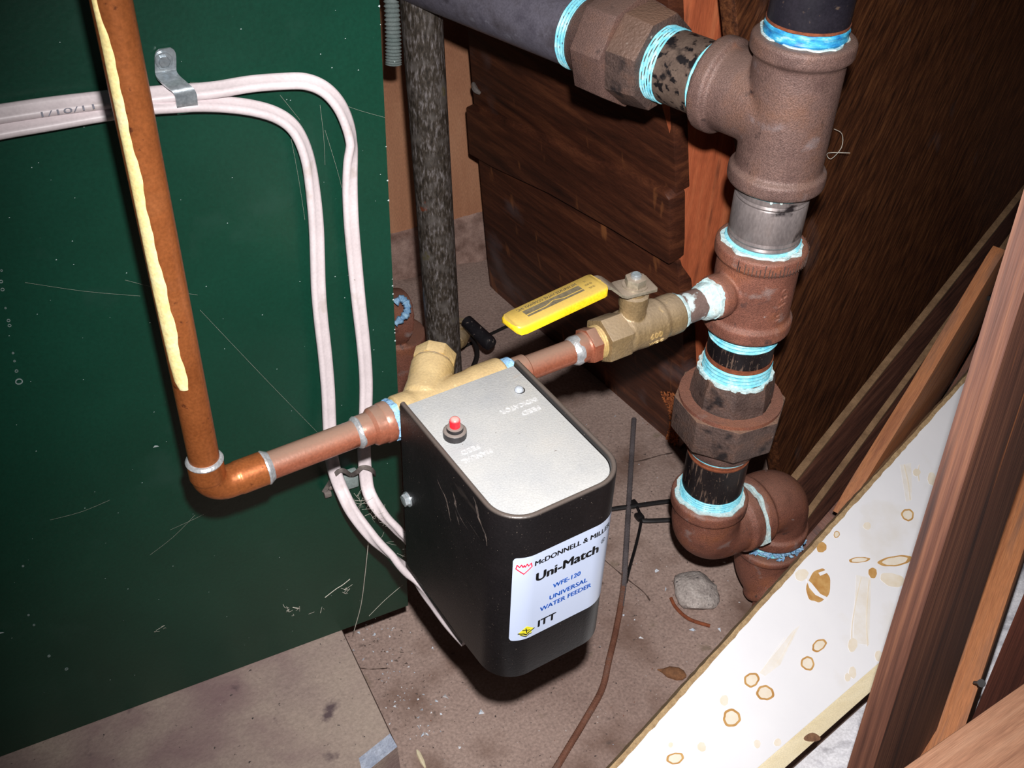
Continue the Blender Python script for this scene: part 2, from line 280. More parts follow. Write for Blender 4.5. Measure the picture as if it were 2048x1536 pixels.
m_crack = mat('floor_crack', [(.3, (62, 48, 42)), (.7, (92, 74, 66))], 90, rough=1)
m_chipboard = mat('chipboard_edge', [(.3, (148, 120, 86)), (.7, (186, 158, 118))], 160, rough=.9, bump=.5, bscale=300)
m_rust = mat('rust', [(.3, (104, 52, 30)), (.7, (146, 80, 48))], 160, rough=.9, bump=.5)
m_stone = mat('grey_stone', [(.3, (140, 130, 126)), (.55, (178, 168, 162)), (.75, (198, 190, 184))], 90, rough=.95, bump=1, bscale=320, spots=[((80, 76, 78), 300, .66, .72)], grain=(500, .25))
m_flake = mat('pale_flakes', [(.4, (190, 206, 222)), (.6, (232, 232, 234))], 120, rough=.8, bump=0)
m_grit = mat('dark_grit', [(.3, (60, 50, 48)), (.7, (120, 104, 96))], 200, rough=1, bump=0)
m_web = mat('cobweb', [(.3, (196, 190, 178)), (.7, (220, 214, 200))], 60, rough=.9, bump=0)
m_chip = mat('paint_chip', [(.3, (170, 184, 184)), (.7, (196, 206, 206))], 60, rough=.7, bump=0)
m_leaf = mat('brown_husk', [(.3, (104, 70, 46)), (.7, (150, 104, 70))], 120, rough=.9, bump=.5)

# ------------------------------------------------------------------ object helpers
def mk(name, mb, mats, loc, parent=None, ang=35, axis=None):
    if axis is not None:
        fa, fb, fc = frame(axis); RM = Matrix((fa, fb, fc)); L0 = V(loc)
        mb2 = MB(); mb2.v = [L0 + RM @ (p - L0) for p in mb.v]; mb2.f = mb.f; mb2.m = mb.m; mb = mb2
    me = to_mesh(mb, loc, name)
    bm = bmesh.new(); bm.from_mesh(me); bmesh.ops.recalc_face_normals(bm, faces=bm.faces); bm.to_mesh(me); bm.free()
    for q in (mats if isinstance(mats, (list, tuple)) else [mats]): me.materials.append(q)
    if any(mb.m): me.polygons.foreach_set('material_index', mb.m)
    me.polygons.foreach_set('use_smooth', [True] * len(me.polygons)); me.set_sharp_from_angle(angle=radians(ang)); me.update()
    o = bpy.data.objects.new(name, me); COL.objects.link(o)
    if parent: o.parent = parent
    else: o.location = W(loc)
    if axis is not None: o.rotation_euler = RM.transposed().to_euler()
    return o
class Thing:
    axis = None
    """an Empty at the thing's base with its parts; with one part only it is that mesh itself"""
    def __init__(s, name, label, cat, group=None): s.n, s.l, s.c, s.g, s.p = name, label, cat, group, []
    def part(s, name, mb, mats, label=None, sub=None, ang=35, stuff=False): s.p.append((name, mb, mats, label, sub, ang, stuff)); return len(s.p) - 1
    def done(s):
        vs = [v for p in s.p for v in p[1].v]; mn = [min(v[i] for v in vs) for i in range(3)]; mx = [max(v[i] for v in vs) for i in range(3)]
        loc = V(((mn[0] + mx[0]) / 2, (mn[1] + mx[1]) / 2, mn[2]))
        if len(s.p) == 1: n, mb, mats, lb, sub, ang, st = s.p[0]; root = mk(s.n, mb, mats, loc, None, ang, s.axis)
        else:
            root = bpy.data.objects.new(s.n, None); COL.objects.link(root); root.location = W(loc); root.empty_display_size = .02; obs = []
            for n, mb, mats, lb, sub, ang, st in s.p:
                o = mk(n, mb, mats, loc, obs[sub] if sub is not None else root, ang)
                if lb: o['label'] = lb
                if st: o['kind'] = 'stuff'
                obs.append(o)
        root['label'] = s.l; root['category'] = s.c
        if s.g: root['group'] = s.g
        return root
def one(name, label, cat, mb, mats, group=None, ang=35, stuff=False, axis=None):
    t = Thing(name, label, cat, group); t.axis = axis; t.part(name, mb, mats, ang=ang); o = t.done()
    if stuff: o['kind'] = 'stuff'
    return o
def struct(name, mb, mats, loc=(0, 0, FLOOR), ang=35):
    o = mk(name, mb, mats, loc, None, ang); o['kind'] = 'structure'; return o
def wob(seed, amp):
    r = random.Random(seed); a = [(r.uniform(0, 6.3), r.choice((3, 5, 7, 11))) for _ in range(4)]
    return lambda k, s_=0, n=40: 1 + amp * sum(sin(q * 2 * pi * k / n + p) for p, q in a) / 4

# ================================================================== SETTING
def jl(x): return 927 + (x - 350) * .2432               # the joint across the floor
rn = random.Random(3)
ph = [(rn.uniform(.004, .03), rn.uniform(.004, .03), rn.uniform(0, 6)) for _ in range(9)]
def rel(x, y): return sum(sin(a * x + b * y + c) for a, b, c in ph) * .22
fl_mb = MB()
def grid(x0, x1, nx, ylo, yhi, ny):
    v = []; f = []
    for j in range(ny + 1):
        for i in range(nx + 1):
            x = x0 + (x1 - x0) * i / nx; y = ylo(x) + (yhi(x) - ylo(x)) * j / ny; v.append((x, y, FLOOR + rel(x, y)))
    for j in range(ny):
        for i in range(nx): a = j * (nx + 1) + i; f.append((a, a + 1, a + nx + 2, a + nx + 1))
    return v, f
fl_mb.add(*grid(-700, 1700, 120, lambda x: -500, lambda x: jl(x) - 3, 90))
fl_mb.add(*grid(-700, 1700, 120, lambda x: jl(x) + 3, lambda x: 1500, 30))
fl_mb.add([(-700, -500, FLOOR - 9), (1700, -500, FLOOR - 9), (1700, 1500, FLOOR - 9), (-700, 1500, FLOOR - 9)], [(0, 1, 2, 3)], 1)
struct('floor', fl_mb, [m_floor, m_dirt])
fl_o = bpy.data.objects['floor']
def crack(pts, w):
    P = smooth_path([onz(a, b, FLOOR + 1.4) for a, b in pts], 6); n_ = len(P); m_ = MB(); rk = random.Random(len(pts))
    sd2 = [(P[min(i + 1, n_ - 1)] - P[max(i - 1, 0)]).normalized().cross(Z) * w * rk.uniform(.2, .7) for i in range(n_)]
    up2 = [V((0, 0, rel(p.x, p.y))) for p in P]
    m_.add([p + q + h_ for p, q, h_ in zip(P, sd2, up2)] + [p - q + h_ for p, q, h_ in zip(P, sd2, up2)], [(i, i + 1, n_ + i + 1, n_ + i) for i in range(n_ - 1)])
    o = mk('crack', m_, m_crack, (0, 0, FLOOR), fl_o)
crack([(1195, 1108), (1245, 1150), (1286, 1182), (1300, 1200)], 1.4)
crack([(1255, 925), (1285, 920), (1320, 910), (1345, 905)], 1.6)
crack([(715, 1335), (740, 1338), (775, 1336)], 1.0)
struct('wall_right', boxm((1700, -500, FLOOR - 10), (30, 0, 0), (0, 0, 1400), (0, 1660, 0), 0), m_plywall, (1700, 300, FLOOR))
struct('wall_back', boxm((-700, 1135, -738), (2400, 0, 0), (0, 0, 1300), (0, 30, 0), 0), m_plywall, (0, 1135, -738))
cb = MB(); nx = 60
for i in range(nx + 1):
    x = -200 + 1200 * i / nx
    cb.add([(x, 1118 + 5 * sin(i * 1.3), FLOOR - 5), (x, 1122 + 4 * sin(i * 2.1), -768), (x, 1127 + 3 * sin(i * .7), -742), (x, 1138, -734 + 2 * sin(i * 1.7))], [])
for i in range(nx):
    for j in range(3): a = i * 4 + j; cb.add([], []); cb.f.append((a, a + 4, a + 5, a + 1)); cb.m.append(0)
struct('baseboard_back', cb, m_curb, (0, 1127, FLOOR))

# ================================================================== BOILER CABINET ON ITS PAD
PY = 540.0
t = Thing('boiler_cabinet', 'green painted steel cabinet panel at left, standing on the concrete pad', 'boiler')
t.part('front_panel', boxm((-420, PY, -708), (624, 0, 0), (0, 0, 900), (0, 1.6, 0), .5), m_green)
t.part('side_panel', boxm((196, PY + 1.6, -708), (3, 0, 0), (0, 0, 900), (0, 300, 0), .4), m_green_edge, 'dark side panel seen edge-on')
ch = MB(); r = random.Random(11)
for i in range(20):
    z = -680 + r.random() * 560; q = r.uniform(.25, .7); xx = 203.4
    ch.add([(xx - q, PY - .25, z), (xx + .5, PY - .25, z - q), (xx + .6, PY - .25, z + q), (xx - q * .3, PY - .3, z + q * 1.2)], [(0, 1, 2, 3)])
for px, py, q in ((312, 893, 2.0), (2, 1266, 2.2)):
    p = ony(px, py, PY - .3); ch.add([p + V((-q, 0, -.3)), p + V((q * .9, 0, -.6)), p + V((q * .4, -.6, q * .5)), p + V((-q * .3, -.4, q * .7))], [(0, 1, 2, 3)])
for i in range(110):
    p = ony(r.uniform(10, 790), r.uniform(20, 1400), PY - .12); q = r.uniform(.15, .42); ch.add([p + V((-q, 0, -.1)), p + V((q, 0, -q * .4)), p + V((q * .3, -.05, q)), p + V((-q * .6, 0, q * .6))], [(0, 1, 2, 3)])
dr = MB()
for px, py, q in ((3, 541, 2), (2, 563, 3.2), (5, 579, 3.2), (11, 616, 1.8), (17, 641, 3), (19, 651, 3), (26, 706, 2), (29, 722, 2), (33, 742, 3), (38, 763, 6.5), (46, 1132, 2), (57, 1230, 2), (68, 1250, 2), (98, 1312, 2.6), (133, 1338, 3)):
    c = ony(px, py, PY - .2); rr = q * (c.length / F)
    dr.join(ringm(c, Y, -.25, .2, rr * .72, rr, 14))
t.part('paint_chips', ch, m_chip, 'small white chips and flakes on the green paint', stuff=True)
t.part('dried_drops', dr, m_clipbase, 'column of tiny dried drip rings', stuff=True)
t.done()
pad = MB(); px0, px1, py0, py1 = -420, 147.5, 424, 900
pad.add([(px0, py0 + 7, -709), (px1 - 30, py0 + 3, -709), (px1 - 2, py0 + 12, -709), (px1, py1, -709), (px0, py1, -709),
         (px0, py0, -715), (px1 - 30, py0 - 3, -722), (px1 + 1, py0 + 6, -720), (px1 + 2, py1, -716),
         (px0, py0 - 2, FLOOR), (px1 - 24, py0 - 4, FLOOR), (px1 + 3, py0, FLOOR), (px1 + 3, py1, FLOOR), (px0, py1, FLOOR)],
        [(0, 1, 2, 3, 4), (2, 7, 8, 3), (5, 9, 10, 6), (6, 10, 11, 7), (7, 11, 12, 8), (9, 13, 12, 11, 10), (13, 4, 3, 8, 12), (0, 4, 13, 9, 5)])
pad.add([], []); pad.f += [(0, 5, 6, 1), (1, 6, 7, 2)]; pad.m += [0, 1]
one('concrete_pad', 'pale concrete block under the green cabinet, with a chipped bluish front corner', 'concrete block', pad, [m_concrete, m_concrete_raw], ang=20)

# ================================================================== WOODEN CRATE AND POST BEHIND
b0 = V((534, 1046, -800)); cn = V((-.97447556, -.13168589, -.18181368))
def cp(px, py, off=0.0): return onpl(px, py, b0, cn) - cn * off
t = Thing('plank_bin', 'dark stained wooden bin side of three planks with a reddish corner post, behind the pipes', 'wooden bin')
BK = -cn * 16
t.part('plank', slab([cp(935, 60), cp(930, -160), cp(1335, -30), cp(1352, 388), cp(1150, 300), cp(948, 214)], BK, 1), [m_crate])
lo = [cp(944, 208), cp(1090, 268), cp(1230, 328), cp(1343, 377), cp(1353, 392), cp(1353, 522), cp(1230, 448), cp(1109, 380), cp(1000, 330), cp(950, 302)]
t.part('plank', slab([p + cn * 9 for p in lo], -cn * 20, 2.5), [m_crate])
rb = random.Random(5)
bot = [(1000, 334), (1109, 384), (1230, 452), (1352, 524), (1362, 640), (1371, 790), (1376, 850), (1366, 866), (1374, 880), (1360, 893), (1357, 912), (1342, 908), (1290, 868), (1240, 828), (1160, 748), (1080, 668), (1010, 606), (978, 572), (970, 480), (955, 310)]
t.part('plank', slab([cp(x, y, 1.0) for x, y in bot], BK, .8), [m_crate])
rt = MB()
for i in range(700):
    u_ = rb.random(); x = 1335 + 14 * sin(u_ * 4) + 10 * u_ + rb.uniform(-13, 12); y = 785 + 125 * u_ + rb.uniform(-4, 4)
    if x > 1372: continue
    c = cp(x, y, -.4); q = rb.uniform(1, 2.6); a, b_, c_ = frame(cn)
    tt = rb.uniform(0, 6); d1 = a * cos(tt) + b_ * sin(tt); d2 = cn.cross(d1)
    rt.add([c - d1 * q, c + d2 * q * .5, c + d1 * q, c - d2 * q * .5, c + cn * rb.uniform(.8, 2.4)], [(0, 1, 4), (1, 2, 4), (2, 3, 4), (3, 0, 4)])
t.part('rotted_patch', rt, m_rot, 'crumbling orange rot at the bottom corner', stuff=True)
e1_, e2_ = V((504.5 - 9, 676, -290)), V((584, 676, -800))
pf = [ony(1330, -160, 676), ony(1480, -160, 676), ony(1476, 90, 676), ony(1470, 420, 676), ony(1463, 700, 676), ony(1450, 925, 676), ony(1378, 905, 676), ony(1366, 640, 676), ony(1352, 388, 676), ony(1336, 200, 676)]
t.part('post', slab(pf, (0, 90, 0), 2), m_post, 'reddish brown corner post')
bt = [cp(1170, 745, 3), cp(1258, 832, 3), cp(1245, 838, 3), cp(1232, 832, 3), cp(1160, 748, 3)]
t.part('splinter', slab([cp(1190, 775, 6), cp(1256, 822, 6), cp(1250, 838, 6), cp(1240, 838, 6)], -cn * 4, .3), m_crate_edge)
t.done()
one('knob_of_fluff', 'grey dust clump caught on the left edge of the dark plank', 'dust', tube([cp(948, 165, -1), cp(953, 172, -3), cp(958, 178, -4), cp(962, 186, -1)], 3.4, 8, rad=lambda n: [.5 + .5 * sin(pi * i / (n - 1)) for i in range(n)]), m_clip)

# big dark sheet leaning at right
u = V((.92, .39, 0)).normalized(); lean = V((-.39, .92, 0)).normalized()
q0 = V((672, 586, FLOOR)); sn = (u.cross((Z + lean * .16).normalized())).normalized()
def dp(px, py): return onpl(px, py, q0, sn)
lft = dp(1475, 45); bl = q0 - u * 34
up_ = (lft - bl)
t = one('plywood_sheet', 'large dark brown plywood sheet leaning behind the iron pipes on the right', 'plywood', slab([bl, bl + u * 1300, bl + u * 1300 + up_ * 1.6, bl + up_ * 1.6], lean * 14 , .6), m_dark)

# stacked boards on edge in front of it
def edge_board(name, label, cat, pl, zl, xr, th, mface, medge, ext=0.0, grp=None):
    """board standing on edge: top edge runs through two sightlines in one upright plane"""
    A = onz(pl[0], pl[1], zl); nn = u.cross(Z); B = onpl(xr[0], xr[1], A, nn); d = (B - A); A2 = A - d * ext; B2 = B + d * .25
    back = lean * th; t = Thing(name, label, cat, grp)
    fa = [A2 + back * .02, B2 + back * .02, V((B2.x, B2.y, FLOOR + 2)), V((A2.x, A2.y, FLOOR + 2))]
    t.part('board', slab(fa, back * .96, .4), mface)
    sl = lambda p, h: [p + V((0, 0, h)), p + back + V((0, 0, h)), p + back + V((0, 0, h - 4)), p + V((0, 0, h - 4))]
    t.part('sawn_edge', prism(sl(A2 - lean * .4, 1.2), sl(B2 - lean * .4, 1.2), .3), medge, 'pale raw sawn edge')
    return t.done()
edge_board('edge_board', 'dark board on edge with a pale sawn top, nearest the plywood sheet', 'board', (1603, 948), -690, (2048, 388), 7, m_bface, m_bedge, .06)
edge_board('edge_board', 'dark board on edge with a pale top, second out from the plywood sheet', 'board', (1590, 1071), -725, (2048, 446), 6, m_bface, m_bedge, .1)
# orange plank between that board and the white board
oA = [onz(1726, 975, -668), onz(1841, 786, -640), onz(1930, 640, -600), onz(1998, 522, -556)]
def op(px, py): 
    nn = u.cross(Z); return onpl(px, py, oA[0] - lean * 3, nn)
of = [op(1690, 1035), op(1726, 972), op(1841, 786), op(1997, 523), op(2012, 500), op(1973, 640), op(1905, 760), op(1850, 850), op(1780, 1010)]
one('orange_plank', 'orange-brown plank standing on edge between the white board and the thin dark boards', 'plank', slab(of, lean * 12, .8), m_orange, axis=op(1997, 523) - op(1726, 972))
ofd = [op(1700, 1100), op(1790, 985), op(1852, 850), op(1907, 760), op(1975, 640), op(2014, 498), op(2080, 500), op(1990, 900), op(1800, 1120)]
one('weathered_plank', 'grey-brown weathered plank tucked behind the top of the white board', 'plank', slab([p - lean * 7 for p in ofd], lean * 6, .6), m_lumber, axis=op(1997, 523) - op(1726, 972))
one('broken_plank', 'short dark plank with a snapped end beside the rusty floor elbow', 'plank',
    prism([p for p in (onz(1588, 1102, -742), onz(1600, 1135, -752), onz(1650, 1090, -752), onz(1632, 1060, -742))], [p for p in (onz(1742, 925, -690), onz(1752, 975, -700), onz(1790, 940, -700), onz(1776, 890, -690))], .8), m_bface, axis=onz(1742, 925, -690) - onz(1588, 1102, -742))

# white board
ZT = -640.0
wA = onz(1223, 1536, ZT); wB = onz(1938, 750, ZT); wu = (wB - wA); wu.z = 0; wu.normalize()
low = onz(1510, 1536, -668); low2 = wA + (low - wA) - wu * (low - wA).dot(wu)
wd_ = (low2 - wA); wn = wu.cross(wd_).normalized()
if wn.y > 0: wn = -wn
def wp(px, py, off=0.0): return onpl(px, py, wA, wn) + wn * off
A2 = wA - wu * 260; B2 = wp(1990, 688)
t = Thing('white_board', 'white laminate board with brown water stains leaning at lower right', 'board')
lowq = lambda x, y: wp(x, y)
fr = [A2, B2, B2 + wd_ * 1.02, A2 + wd_ * 1.02]
f2 = [A2, wp(1990, 688), wp(1960, 1180), wp(1759, 1325), wp(1515, 1536), wp(1440, 1601)]
t.part('panel', slab(f2, -wn * 14, .4), m_white)
wdn = wd_.normalized(); L_n = 150; rj = random.Random(13); ev = []; ef = []
for i in range(L_n + 1):
    p = A2.lerp(B2, i / L_n); a_ = rj.uniform(-.35, .35); b__ = 3.1 + rj.uniform(-.5, .5)
    ev += [p - wdn * (.9 + a_) - wn * 14, p - wdn * (.7 + a_) + wn * .0, p + wdn * b__ + wn * .22, p + wdn * b__ - wn * 3]
for i in range(L_n):
    for j in range(4): ef.append((i * 4 + j, i * 4 + (j + 1) % 4, i * 4 + 4 + (j + 1) % 4, i * 4 + 4 + j))
ef += [(0, 1, 2, 3), tuple(L_n * 4 + j for j in range(4))]
t.part('raw_edge', MB().add(ev, ef), m_chipboard, 'brown particleboard edge with chipped laminate')
st = MB(); rs = random.Random(21)
def blob(px, py, rx, ry, kind, rot_=0.0):
    n = 40; off = .25; ph_ = [rs.uniform(0, 6) for _ in range(4)]
    def rad_(k): a = 2 * pi * k / n; return 1 + .07 * sin(2 * a + ph_[0]) + .04 * sin(3 * a + ph_[1]) + .03 * sin(7 * a + ph_[2])
    def pt(k, q, o=off): a = 2 * pi * k / n; x, y = rx * q * rad_(k) * cos(a), ry * q * rad_(k) * sin(a); return wp(px + x * cos(rot_) - y * sin(rot_), py + x * sin(rot_) + y * cos(rot_), o)
    inner = [pt(k, .74 if kind == 'ring' else .55) for k in range(n)]; outer = [pt(k, 1) for k in range(n)]
    st.add(inner + outer, [(k, (k + 1) % n, n + (k + 1) % n, n + k) for k in range(n)], 1 if kind == 'pale' else 0)
    st.add(inner, [tuple(range(n))], 0 if kind == 'full' else 1)
for a in ((1815, 1030, 12, 13, 'ring'), (1734, 1052, 7, 8, 'pale'), (1673, 1069, 6, 7, 'ring'), (1643, 1095, 10, 10, 'full'), (1637, 1172, 22, 36, 'full', .25), (1745, 1146, 9, 10, 'full'),
          (1638, 1291, 16, 11, 'ring', -.5), (1615, 1327, 13, 15, 'ring'), (1503, 1360, 15, 15, 'ring'), (1530, 1386, 17, 16, 'ring'), (1463, 1436, 19, 17, 'ring'), (1448, 1401, 9, 10, 'pale'),
          (1350, 1517, 17, 12, 'ring', -.3), (1403, 1494, 9, 9, 'pale'), (1705, 1290, 9, 14, 'pale'), (1864, 958, 9, 13, 'pale'), (1603, 1150, 13, 12, 'pale'), (1790, 1122, 32, 11, 'ring', -.15),
          (1718, 1120, 20, 6, 'ring', -.1), (1785, 1160, 24, 14, 'pale', .3), (1705, 1345, 7, 12, 'pale'), (1341, 1490, 5, 5, 'pale'), (1555, 1485, 7, 8, 'pale'), (1514, 1488, 7, 8, 'pale'), (1695, 1355, 6, 8, 'pale'), (1757, 1312, 8, 10, 'pale'), (1833, 945, 7, 8, 'pale')):
    blob(*a)
for pts in ([(1722, 1155), (1712, 1200), (1704, 1250), (1703, 1285)], [(1738, 1160), (1734, 1210), (1733, 1250), (1735, 1292)], [(1570, 1275), (1545, 1310), (1522, 1345)], [(1590, 1262), (1565, 1310), (1540, 1345)], [(1808, 930), (1816, 965), (1820, 1000)], [(1838, 930), (1836, 945), (1838, 962)]):
    P = smooth_path([wp(x, y, .3) for x, y in pts], 5); n = len(P); w = 1.1
    st.add([p + wu * w for p in P] + [p - wu * w for p in P], [(i, i + 1, n + i + 1, n + i) for i in range(n - 1)], 1)
for q in ([(1612, 1158), (1622, 1166), (1640, 1188), (1656, 1196), (1650, 1200), (1630, 1190), (1618, 1176)], [(1636, 1146), (1652, 1140), (1654, 1146), (1640, 1152)]):
    st.add([wp(x, y, .4) for x, y in q], [tuple(range(len(q)))], 2)
for q in ([(1585, 1262), (1600, 1250), (1560, 1330), (1530, 1352), (1518, 1346)], [(1712, 1150), (1742, 1156), (1738, 1290), (1706, 1286)], [(1800, 930), (1822, 926), (1824, 1000), (1812, 1004)]):
    st.add([wp(x, y, .15) for x, y in q], [tuple(range(len(q)))], 3)
t.part('water_stains', st, [m_stain, m_stain_lt, m_white, m_smear], 'tan drip rings and runs', stuff=True)
t.done()
# cream strip and the marbled panel in front of it
def fp_(px, py, h): return onz(px, py, h)
t = Thing('cream_strip', 'narrow cream wood strip with a knot along the lower edge of the white board', 'wood strip')
t.part('strip', slab([wp(1440, 1602, -.6), wp(1512, 1538, -.6), wp(1761, 1322, -.6), wp(1880, 1215, -.6), wp(1880, 1265, -.6), wp(1757, 1370, -.6), wp(1569, 1537, -.6), wp(1490, 1608, -.6)], -wn * 13, .6), m_cream)
kn = [(1625 + 16 * cos(a) + 3 * sin(2 * a), 1474 + 9 * sin(a)) for a in [2 * pi * i / 16 for i in range(16)]]
t.part('knot', slab([wp(x, y, -.3) for x, y in kn], -wn * .8, 0), m_knot)
t.done()
one('marbled_panel', 'grey-veined white panel lying below the cream strip and behind the studs', 'panel',
    slab([onz(1560, 1560, -700), onz(1760, 1380, -700), onz(1930, 1180, -700), onz(2048, 1040, -700), onz(2300, 1100, -700), onz(2100, 1700, -700), onz(1500, 1700, -700)], (0, 0, -12), .5), m_marble)

# studs at right
def stud(name, label, L0, L1, Q0, Q1, R0, R1, mlit, mdark, down=.9, up=.4, pal=None):
    """upright length of lumber given by its three front edges"""
    def pj(P): c = [sum(MR[i][j] * P[i] for i in range(3)) for j in range(3)]; return V((1024 + F * c[0] / c[2], 768 + F * c[1] / c[2]))
    l0, k0, r0 = atd(*L0), atd(*Q0), atd(*R0); best = None
    for dd in range(-260, 120, 4):                                  # the length of timber runs straight: find its lean
        l1 = atd(L1[0], L1[1], L0[2] + dd); D = (l1 - l0).normalized(); er = 0
        for e0, (px, py, _) in ((k0, Q1), (r0, R1)):
            a, b = pj(e0), pj(e0 + D * 200); t_ = (py - a.y) / (b.y - a.y); er += abs(a.x + (b.x - a.x) * t_ - px)
        if best is None or er < best[0]: best = (er, l1, D)
    _, l1, D = best; k0 -= D * (k0 - l0).dot(D); r0 -= D * (r0 - l0).dot(D)
    n_ = (l1 - l0).length; lo_, hi_ = -D * n_ * down, D * n_ * (1 + up); sq = [l0, k0, r0, l0 + r0 - k0]
    mb = prism([p + lo_ for p in sq], [p + hi_ for p in sq], .8)
    return one(name, label, 'lumber', mb, mlit, axis=l1 - l0)
stud('lumber_stud', 'dark reddish-brown stud standing in front of the white board', (1693, 1536, 620), (2007, 509, 520), (1747, 1536, 616), (2047, 647, 524), (1858, 1507, 700), (2043, 957, 640), m_lumber, m_lumber_dark, .55, .5)
stud('lumber_stud', 'orange-brown stud with a nail, right of the dark stud in front of the white board', (1846, 1490, 690), (2044, 925, 640), (1937, 1433, 690), (2048, 1075, 652), (1948, 1430, 720), (2058, 1075, 682), m_orange, m_lumber_dark, .5, .6)
one('nail', 'small black nail driven into the orange-brown stud at right', 'nail', lathe(atd(1958, 1366, 684), ray(1958, 1366) + V((-.3, .1, .1)), [(-6, 2.6), (-5, 2.6), (-4.9, 1.1), (10, 1.1)], 12), m_wire)
one('nail', 'black nail sticking out of the orange plank beside the dark stud', 'nail', lathe(op(1985, 585), V((-.9, -.5, .1)), [(-6, .9), (14, .9), (14.1, 2.4), (15, 2.4)], 12), m_wire)
one('red_board', 'reddish-brown board leaning right of the orange-brown stud', 'board',
    prism([atd(1930, 1470, 655), atd(2048, 1400, 655), atd(2060, 1430, 675), atd(1945, 1490, 675)], [atd(2048, 1185, 600), atd(2160, 1090, 600), atd(2180, 1120, 620), atd(2060, 1205, 620)], .8), m_red, axis=atd(2048, 1185, 600) - atd(1930, 1470, 655))
one('tan_plank', 'light tan plank end in the bottom right corner, nearest the viewer', 'plank',
    prism([onz(1800, 1541, -500), onz(2100, 1700, -500), onz(2100, 1700, -520), onz(1800, 1541, -520)], [onz(2052, 1364, -500), onz(2400, 1500, -500), onz(2400, 1500, -520), onz(2052, 1364, -520)], .8), m_lumber_lt, axis=onz(2052, 1364, -500) - onz(1800, 1541, -500))

# ================================================================== IRON RISER
R = V((440, 467.5, 0)); RP = 24.15; d = V((.99517146, .09815178, 0)); nrm = V((-.09815178, .99517146, 0))
def at_z(z): return V((440, 467.5, z))
def tape(P, ax, s0, s1, r, n=4, amp=.8):
    """taped thread: a ring of fine ridges"""
    pr = [(s0, r - .5)]; st_ = (s1 - s0) / n
    for i in range(n): pr += [(s0 + st_ * (i + .12), r), (s0 + st_ * (i + .5), r + amp), (s0 + st_ * (i + .88), r)]
    pr += [(s1, r - .5)]
    return lathe(P, ax, pr, 48, rf=lambda k, s_: 1 + .006 * sin(k * 1.7 + s_) )
def dope(P, ax, s0, s1, r0, r1, seed):
    w = wob(seed, .09); rr = random.Random(seed); jit = [rr.uniform(-.02, .05) for _ in range(48)]
    return ringm(P, ax, s0, s1, r0, r1, 48, rf=lambda k, s_: 1 if s_ == s1 and False else w(k, s_, 48) + jit[k])
def band(P, ax, s0, s1, r): return lathe(P, ax, [(s0, r - 2), (s0 + 1.5, r), (s1 - 1.5, r), (s1, r - 2)], 48)
DN, UPV = V((0, 0, -1)), Z
t = Thing('iron_pipe', 'blue-black iron pipe rising out of the large tee at top right', 'pipe')
t.part('pipe', cyl(at_z(0), Z, -250, 340, RP, 48), m_toppipe)
t.part('thread_tape', tape(at_z(-234.5), Z, 0, 8.5, RP + .2, 2, .6), m_tape_dk, 'deep blue thread tape')
t.part('pipe_dope', dope(at_z(-234), Z, -.2, .9, RP, RP + 1.3, 4), m_dope)
t.part('thread_end', ringm(at_z(-226), Z, 0, 1.6, RP - 1, RP + .35, 48), m_rust, 'rusty ring above the tape')
t.done()
# large tee
h = V((-.322, .947, 0)).normalized(); TC = at_z(-282)
g = MB(); g.join(cyl(TC, Z, -46, 46, 27.6, 48)).join(band(TC, Z, 36.5, 48, 31.2)).join(band(TC, Z, -48, -36.5, 31.2))
g.join(cyl(TC, h, 0, 54, 27.2, 48)).join(band(TC, h, 45, 57, 31))
body = cast(g, 1.15, 9, .5)
t = Thing('pipe_tee', 'large rusty cast iron tee at the upper right with a branch going back', 'pipe fitting')
t.part('tee_body', body, m_iron)
sd = TC + V((.93, -.36, 0)).normalized() * 27.3
t.part('mould_seam', boxm(sd + V((0, 0, -34)), (1.4, .6, 0), (0, 0, 68), (.5, -1.2, 0), .3), m_iron)
t.done()
# nipple between the tees
t = Thing('pipe_nipple', 'worn grey steel nipple joining the large tee to the tee below', 'pipe')
t.part('nipple', lathe(at_z(0), Z, [(-378, RP - .9), (-371, RP - .6), (-369.6, RP + .1), (-368, RP - .7), (-366.4, RP + .1), (-364.5, RP - .5), (-363.5, RP), (-341, RP), (-340, RP - .6), (-338.6, RP + .1), (-337, RP - .6), (-335.5, RP + .1), (-326, RP - .6)], 56), m_nipple)
t.part('thread_tape', tape(at_z(-374.5), Z, 0, 3.6, RP + .4, 2, .8), m_tape)
t.part('pipe_dope', dope(at_z(-374.2), Z, -.2, 1.8, RP, RP + 2.4, 9), m_dope)
t.part('thread_tape', tape(at_z(-333), Z, -.5, 1.8, RP - .2, 1, .6), m_tape)
for a_, dz in ((-2.3, -2), (-2.05, -1), (-.35, -3), (-.3, -5.5)):
    c = at_z(-331 + dz * .6) + V((cos(a_), sin(a_), 0)) * (RP + .8); t.part('dope_drop', lathe(c, Z, [(-1.8, .4), (-.6, 1.2), (1, 1.1), (1.8, .4)], 8), m_dope)
t.done()
